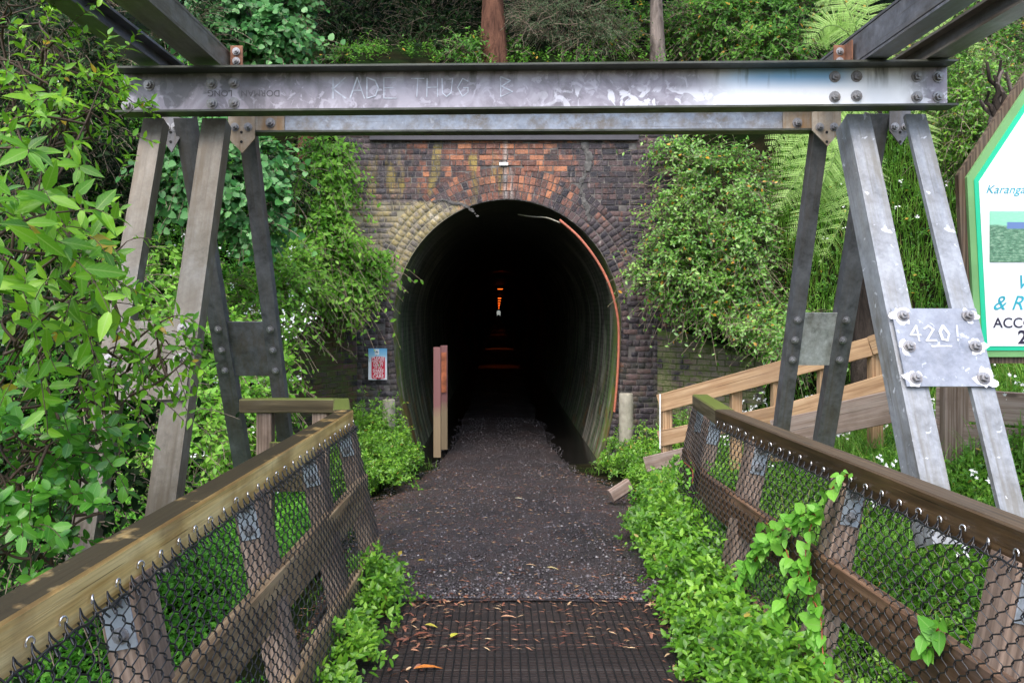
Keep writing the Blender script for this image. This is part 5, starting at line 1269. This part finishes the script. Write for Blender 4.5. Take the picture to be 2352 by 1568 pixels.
bush('shade_undergrowth', 'black-green undergrowth filling the gap beside the broad reddish trunk', 'undergrowth', [(800, 60, 15, .9, .5, .8), (900, 30, 16, .9, .5, .9), (1000, 70, 15, .8, .5, .7), (760, 0, 15.5, .9, .5, .9), (1060, 10, 16, .7, .5, .9), (1180, 40, 15.5, .8, .5, .8), (950, 110, 14.2, .9, .4, .25)], 2600, .1, M_DARK, LEAF_OV, 6, .34, limbs=14)
# understory that fills the slope behind the portal
P, Nn = scatter(-14, 14, 13.6, 26, 12000, lambda X, Y: (clumps(np.stack([X, Y, X * 0], -1), 1.1, 3) > .46) & ((Y > 15) | (np.abs(X - .0) > 2.6)), .1)
cover('forest_understory', 'dark leafy understory covering the slope above the portal', 'undergrowth', P, Nn, .38, 6, .11, M_DARK, upk=.8)
P, Nn = scatter(-3, 4, 12.45, 13.3, 260, None, 0)
cover('crest_weeds', 'green weeds fringing the top of the portal wall', 'weeds', P, Nn, .3, 7, .08, M_MIDF, upk=1)
# grass tufts and fern sprigs at the verge
Pv = []
for Yv_ in np.arange(3.0, 11.5, .16):
    l_, r_ = path_edges(np.array(max(Yv_, 4.6))); 
    for xv in (float(l_) - .02, float(r_) + .05):
        if Yv_ < 4.6: xv += -.0 if xv > 0 else .0
        if random.random() < .55:
            m_ = random.randint(4, 12); Pv.append(np.stack([xv + rng.normal(0, .05, m_), Yv_ + rng.normal(0, .05, m_), np.full(m_, float(zpath(np.array(Yv_))) - .02)], -1))
Pv = np.concatenate(Pv); blades(Pv, Pv, .16, M_GRASS, 'verge_grass', 'thin grass tufts along both edges of the gravel path', .006)
# bare twigs hanging over the right of the wall and in the forest
def twig_tangle(name, label, pts, n, L, r=.006):
    C = []
    for i in range(n):
        px, py, Y = random.choice(pts); s = np.array(at(px + random.uniform(-60, 60), py + random.uniform(-40, 40), Y)); d = np.array([random.uniform(-1, 1), random.uniform(-.4, .1), random.uniform(-.7, .7)]) * L
        t = np.linspace(0, 1, 9)[:, None]; w = np.cumsum(rng.normal(0, .05 * L, (9, 3)), 0); C.append(s + d * t + w)
    V, Fc = tubes(np.array(C), np.linspace(r, r * .3, 9), 4); return T(obj(name, mesh_np(name, V, Fc, True), M_TWIG), label, 'twigs', kind='stuff')
twig_tangle('bare_twigs', 'bare pale twigs curling above the middle of the crossbeam', [(1230, 60, 12.9), (1330, 30, 12.9), (1180, 90, 12.9)], 16, .7)
twig_tangle('creeper_twigs', 'dry brown creeper stems hanging at the left edge of the portal', [(770, 470, 11.5), (760, 390, 11.5), (740, 760, 11)], 26, .45, .005)
twig_tangle('shrub_twigs', 'fine bare twigs reaching across the brick beside the orange pipe', [(1450, 580, 11.7), (1490, 640, 11.6)], 14, .35, .005)

# tree fern
tfn = thing('tree_fern', (3.3, 7.9, .8), 'pale green tree fern with long arching fronds behind the right legs', 'tree fern')
fc0 = np.array(at(2010, 175, 7.7))
K = 8; t = np.linspace(0, 1, K); C = np.stack([np.full(K, fc0[0]) + .1 * t, np.full(K, 8.0), .6 + (fc0[2] - .65) * t], -1); V, Fc = tubes(C[None], .09 + .02 * np.sin(t * 9), 12); obj('trunk', mesh_np('trunk', V, Fc, True), M_BARKD, tfn)
def frond(tips, wid, parent, roll=0):
    """tips: control points from the crown to the tip"""
    R_ = smooth_pts(tips, 44); d = nrm(np.gradient(R_, axis=0)); nv = nrm(np.cross(d, np.array([0, 1., 0])) + 1e-6)
    view = np.array([0, -1., .25]); side = nrm(np.cross(d, view)); parts = []
    s = np.linspace(0, 1, 44); w = .85 * wid * np.sin(np.pi * np.clip(s * .93 + .1, 0, 1)) ** .75
    P, D, N_, S = [], [], [], []
    for sg_ in (-1, 1):
        for i in np.linspace(2, 42.9, 27):
            i = int(i)
            b = R_[i]; dd = nrm(side[i] * sg_ + d[i] * .55 + np.array([0, 0, -.12])); L = w[i]; m = max(4, int(L / .0125))
            f_ = np.linspace(.03, 1, m); pp = b + dd * (L * f_)[:, None] + np.array([0, 0, -1.]) * (.12 * L * f_ ** 2)[:, None]
            pd = nrm(np.cross(dd, view))
            for s2 in (-1, 1):
                P.append(pp); D.append(np.tile(pd * s2 + dd * .45, (m, 1))); N_.append(np.tile(view + np.array([0, 0, .5 * sg_]) + rng.normal(0, .25, 3), (m, 1)) + rng.normal(0, .1, (m, 3))); S.append((.023 * (1 - .75 * f_) + .004) * (L / wid) ** .3)
    V, Fc = leaves(np.concatenate(P), np.concatenate(D), np.concatenate(N_), np.concatenate(S), simple(.8, .02))
    o = obj('frond', mesh_np('frond', V, Fc), M_FERN, parent)
    V, Fc = tubes(R_[None], np.linspace(.009, .002, 44), 5); obj('midrib', mesh_np('midrib', V, Fc, True), M_STEMG, o)
a_ = lambda *p: np.array(at(*p))
for tips, w_ in (([(2010, 175, 7.4), (1900, 220, 7.0), (1820, 280, 6.9), (1765, 345, 6.8)], .26), ([(2010, 175, 7.4), (1930, 260, 6.9), (1850, 380, 6.8), (1775, 500, 6.7)], .28), ([(2010, 175, 7.4), (1950, 280, 6.9), (1890, 420, 6.8), (1815, 545, 6.7)], .28), ([(2010, 175, 7.4), (1975, 320, 7.0), (1950, 470, 6.9), (1880, 612, 6.8)], .28), ([(2010, 175, 7.7), (1900, 250, 7.4), (1830, 330, 7.3), (1780, 400, 7.2)], .24), ([(2010, 175, 7.7), (1915, 290, 7.3), (1860, 400, 7.2), (1790, 480, 7.1)], .26),
                 ([(2010, 175, 7.7), (1930, 300, 7.3), (1880, 440, 7.1), (1810, 560, 7.0)], .28), ([(2010, 175, 7.7), (1950, 300, 7.4), (1920, 450, 7.2), (1860, 610, 7.1)], .26),
                 ([(2010, 175, 7.7), (1965, 330, 7.5), (1985, 470, 7.5), (1960, 590, 7.4)], .25), ([(2010, 175, 7.7), (1985, 300, 7.6), (2010, 430, 7.6), (2000, 540, 7.6)], .22),
                 ([(2010, 175, 7.7), (1950, 80, 7.5), (1900, 60, 7.5), (1850, 110, 7.4)], .3), ([(2010, 175, 7.7), (2000, 90, 7.7), (1990, 0, 7.8), (1960, -80, 7.8)], .32), ([(2010, 175, 7.7), (1960, 50, 7.6), (1920, -20, 7.6), (1870, -20, 7.5)], .32),
                 ([(2010, 175, 7.7), (2100, 60, 7.8), (2200, 60, 7.9), (2260, 150, 8)], .26), ([(2010, 175, 7.7), (2080, 200, 7.9), (2130, 300, 8.0), (2150, 420, 8.1)], .22)):
    frond([a_(*p) for p in tips], w_, tfn)
# twisted dead stump by the sign
st_ = thing('dead_stump', at(2310, 320, 7.0), 'twisted dark dead stump above the sign shoulder', 'stump')
for i in range(7):
    b = np.array(at(2300 + random.uniform(-25, 30), 340, 7.0)); tp = np.array(at(2290 + random.uniform(-40, 60), random.uniform(130, 240), 7.0)); t = np.linspace(0, 1, 8)[:, None]
    V, Fc = tubes((b * (1 - t) + tp * t + rng.normal(0, .03, (8, 3)))[None], np.linspace(.045, .012, 8), 7); obj('root_limb', mesh_np('root_limb', V, Fc, True), M_BARKD if i % 3 else M_BARKP, st_)

# foreground leafy shrub, outside the pale fence
def leaf_obj_mesh(nm, tm, mat):
    me = mesh_np(nm, tm[0], tm[1], True); me.materials.append(mat); return me
def shrub_fg(name, label, cat, root_pt, targets, mat, tm, stem, cap=300, seed=3):
    root = thing(name, root_pt, label, cat); A = []; ST = []; LB = []
    for (px, py, Y, rad, nt, size, nl, L, dr, dirv) in targets:
        c = np.array(at(px, py, Y)); s0 = c + rng.normal(0, 1, (nt, 3)) * rad * np.array([1, .7, 1]) * .55
        d = nrm(np.array(dirv)[None] + rng.normal(0, .5, (nt, 3)) + nrm(s0 - c) * .5)
        p, D, N_, S, st = sprays(s0, d, L * rng.uniform(.6, 1.2, nt), nl, size, dr, .8)
        A.append((p, D, N_, S)); ST.append(st); rp = np.array(root_pt); t = np.linspace(0, 1, 9)[:, None]; mid = rp * .35 + c * .65 + np.array([-.25, .1, -.2])
        LB.append((1 - t) ** 2 * rp + 2 * t * (1 - t) * mid + t ** 2 * c)
        for j in range(0, nt, 2):
            u = random.uniform(.6, 1); a = LB[-1][int(u * 8)]; e = s0[j]; LB.append(a * (1 - t) + e * t + np.sin(t * 3.1) * rng.normal(0, .02, 3))
    P, D, N_, S = [np.concatenate([a[i] for a in A]) for i in range(4)]
    V1 = tubes(np.concatenate(ST), .0018, 4); V2 = tubes(np.array(LB), np.linspace(.007, .0025, 9), 5); V, Fc = join([V1, V2]); obj('branches', mesh_np('branches', V, Fc, True), stem, root)
    vis = inview(P, 0); sc_ = S / P[:, 1] * (vis + .01); o_ = np.argsort(-sc_); big, rest = o_[:cap], o_[cap:]
    me = leaf_obj_mesh('leaf', tm, M_LEAF_FGP if mat == M_LEAF_FG else veined(mat, mat.name + '_veined', (.25, .45, .12))); X, Yv, Z = leaf_basis(D, N_)
    for i in big:
        M = Matrix([[X[i][r_] * S[i], Yv[i][r_] * S[i], Z[i][r_] * S[i], P[i][r_]] for r_ in range(3)] + [[0, 0, 0, 1]]); obj('leaf', me, None, root, M)
    if len(rest):
        V, Fc = leaves(P[rest], D[rest], N_[rest], S[rest], tm); obj('foliage', mesh_np('foliage', V, Fc, True), mat, root)['kind'] = 'stuff'
    return root
TL = [(95, 80, 3.8, .28, 22, .064, 8, .17, .2, (.2, -.2, .8)), (50, 160, 3.6, .3, 16, .074, 8, .18, .3, (.3, -.2, .5)), (150, 190, 3.8, .24, 26, .062, 9, .17, .2, (.4, -.2, .6)), (145, 290, 3.7, .24, 24, .066, 9, .18, .3, (.5, -.2, .3)),
      (80, 350, 3.5, .3, 18, .074, 8, .18, .3, (.3, -.2, .2)), (100, 460, 3.1, .22, 18, .1, 7, .2, .5, (.6, -.3, .1)), (30, 580, 2.7, .24, 16, .125, 6, .22, .6, (.7, -.4, 0)), (130, 640, 3.0, .2, 18, .1, 7, .2, .6, (.6, -.3, -.1)),
      (60, 760, 3.0, .2, 14, .1, 7, .18, .6, (.5, -.4, -.3)), (230, 690, 3.4, .16, 20, .07, 7, .17, .5, (.7, -.2, 0)), (310, 790, 3.4, .16, 20, .062, 8, .18, .5, (.8, -.2, 0)), (220, 850, 3.4, .22, 24, .068, 8, .18, .5, (.6, -.2, -.2)), (400, 800, 3.35, .08, 6, .06, 7, .14, .4, (.9, -.2, .1)), (250, 560, 3.6, .12, 8, .06, 7, .15, .4, (.7, -.2, 0))]
shrub_fg('broadleaf_shrub', 'bright glossy broadleaf shrub reaching in front of the left legs', 'shrub', (-2.9, 3.6, -.2), TL, M_LEAF_FG, LEAF_OV if False else tri_leaf(.4, curl=.18), M_STEM)
TL2 = [(60, 1060, 3.2, .22, 24, .07, 8, .15, .3, (.3, -.3, .5)), (150, 1180, 3.2, .15, 16, .062, 8, .14, .3, (.6, -.3, .4)), (30, 1250, 3.0, .2, 16, .075, 7, .15, .3, (.3, -.3, .4)), (150, 980, 3.4, .22, 18, .065, 8, .16, .4, (.5, -.2, .1)), (50, 920, 3.3, .24, 18, .075, 8, .18, .4, (.4, -.3, .2)), (200, 1120, 3.4, .1, 8, .055, 7, .14, .3, (.7, -.2, .2)), (0, 1150, 3.1, .2, 12, .075, 7, .18, .3, (.3, -.3, .3))]
shrub_fg('round_leaf_shrub', 'low shrub with rounder glossy leaves beside the pale handrail', 'shrub', (-2.4, 3.4, -.5), TL2, M_LEAF_LOW, tri_leaf(.6, ws=((.1, .6), (.42, 1.0), (.78, .75))), M_STEM, 260)
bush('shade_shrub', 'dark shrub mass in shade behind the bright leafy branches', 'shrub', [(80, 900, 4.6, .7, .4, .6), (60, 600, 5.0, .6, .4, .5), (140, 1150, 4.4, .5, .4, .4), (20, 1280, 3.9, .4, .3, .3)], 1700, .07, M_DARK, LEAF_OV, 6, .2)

# climbing vine on the dark fence
vine = thing('climbing_vine', (1.2, 3.7, .1), 'climbing vine with big heart-shaped leaves and red stems on the dark fence mesh', 'vine')
def onR(px, py, off=.05):
    z = .6; Y = 3.5
    for _ in range(30):
        X = XR(min(Y, 5.1)) - .2 * (1 - z) - off; Y = X * F / (px - CX); z = CAM_H - (py - CY) * Y / F
    return np.array([X, Y, z])
vs1 = [[(1900, 1568), (1890, 1500), (1880, 1400), (1830, 1330), (1800, 1250), (1760, 1200)], [(1780, 1568), (1760, 1520), (1720, 1450), (1690, 1400)], [(1860, 1568), (1875, 1450), (1865, 1360), (1850, 1270), (1870, 1190), (1920, 1110), (1945, 1090)], [(1740, 1500), (1780, 1430), (1810, 1370), (1845, 1290)], [(1720, 1300), (1770, 1240), (1830, 1190), (1880, 1180)], [(1830, 1568), (1800, 1500), (1790, 1440)], [(1690, 1360), (1720, 1310), (1760, 1250)], [(2120, 1500), (2140, 1460), (2160, 1440)], [(1570, 1060), (1590, 1080), (1590, 1110)]]
VL = []
me = leaf_obj_mesh('leaf', tri_leaf(.62, ws=((.08, .7), (.35, 1.0), (.7, .66)), fold=.2, curl=.15), M_VINE)
for vi, pts in enumerate(vs1):
    Q = smooth_pts([onR(*p) for p in pts], 26); V, Fc = tubes(Q[None], .0028, 5); obj('stem', mesh_np('stem', V, Fc, True), M_STEMR, vine)
    dens = 1 if vi < 7 else 3
    for i in range(0, 26, dens):
        for sd in ((-1, 1)):
            s = random.uniform(.045, .09) * (1.0 if vi < 7 else .85) * (.6 if (i > 21 and vi == 2) or vi == 8 else 1); d = np.array([random.uniform(-.5, -.1), sd * random.uniform(.3, 1), random.uniform(-.7, .4)]); nn_ = np.array([-.7, -.6, .6]) + rng.normal(0, .25, 3)
            X, Yv, Z = leaf_basis(d[None], nn_[None]); X, Yv, Z = X[0], Yv[0], Z[0]; p = Q[i] + rng.normal(0, .012, 3)
            M = Matrix([[X[r_] * s, Yv[r_] * s, Z[r_] * s, p[r_]] for r_ in range(3)] + [[0, 0, 0, 1]]); obj('leaf', me, None, vine, M)

# sodden leaf drift caught along the deck edges and at the gravel lip
n = 170
Yd = np.concatenate([rng.uniform(3.3, 4.6, n // 2), rng.uniform(4.5, 4.72, n // 2)]); Xd = np.concatenate([np.where(rng.random(n // 2) < .5, rng.normal(-.42, .07, n // 2), rng.normal(.84, .08, n // 2)), rng.uniform(-.5, .95, n // 2)])
a = rng.uniform(0, 6.28, n); D = np.stack([np.cos(a), np.sin(a), rng.normal(0, .15, n)], -1)
V, Fc = leaves(np.stack([Xd, Yd, np.full(n, .016)], -1), D, np.stack([rng.normal(0, .35, n), rng.normal(0, .35, n), np.ones(n)], -1), rng.uniform(.02, .055, n), tri_leaf(.34, fold=.4, curl=.3))
T(obj('leaf_drift', mesh_np('leaf_drift', V, Fc), M_LITTER), 'brown sodden dead leaves drifted along the deck edges', 'leaf litter', kind='stuff')
# fallen leaves one can pick out
def ground_at(px, py):
    if py >= 1376: Y = CAM_H * F / (py - CY); z = .012
    else: Y = (CAM_H - .077 * 4.6) / ((py - CY) / F - .077); z = float(path_z(np.array((px - CX) * Y / F), np.array(Y)))
    return Vector(((px - CX) * Y / F, Y, z + .008))
for (px, py, s, col, ang, lab) in ((1035, 1472, .075, (.5, .5, .06), 60, 'yellow-green fallen leaf lying alone on the netting left of centre'), (975, 1443, .07, (.42, .38, .06), -15, 'yellow fallen leaf beside the deck-edge groundcover'), (958, 1292, .06, (.62, .42, .03), 20, 'bright yellow fallen leaf on the gravel near the pale fence foot'),
                                   (950, 1545, .13, (.5, .17, .03), 15, 'curled orange fallen leaf at the lower left of the deck'), (1150, 1424, .085, (.5, .28, .16), 5, 'tan slender fallen leaf on the netting centre'), (1575, 1538, .0, 0, 0, ''),
                                   (1480, 1398, .09, (.5, .28, .2), 8, 'pale tan fallen leaf at the right end of the deck edge'), (1182, 1148, .09, (.6, .55, .38), 0, 'cream fallen leaf far along the gravel path'), (1207, 1303, .075, (.45, .3, .17), -6, 'brown-tan fallen leaf in mid path'), (1255, 1309, .085, (.5, .42, .2), -20, 'straw-coloured fallen leaf in mid path'),
                                   (1412, 1268, .07, (.42, .17, .08), 12, 'rusty fallen leaf on the gravel towards the dark fence'), (1600, 1180, .0, 0, 0, ''), (950, 1468, .1, (.2, .07, .04), 35, 'dark brown crumpled leaf beside the orange one'), (1430, 1450, .05, (.35, .16, .08), -50, 'small brown leaf on the netting near the right groundcover')):
    if not s: continue
    g = ground_at(px, py); tm = tri_leaf(.42 if py > 1400 and s < .08 else .26, fold=.35, curl=.25)
    T(obj('fallen_leaf', mesh_np('fallen_leaf', tm[0] * s, tm[1], True), mat_simple('fallen_leaf_colour', col, .5, var=.3, scale=30), None, Matrix.Translation(g) @ Matrix.Rotation(R(ang - 90), 4, 'Z') @ Matrix.Rotation(R(8), 4, 'X')), lab, 'leaf', 'fallen leaves on the path and deck')
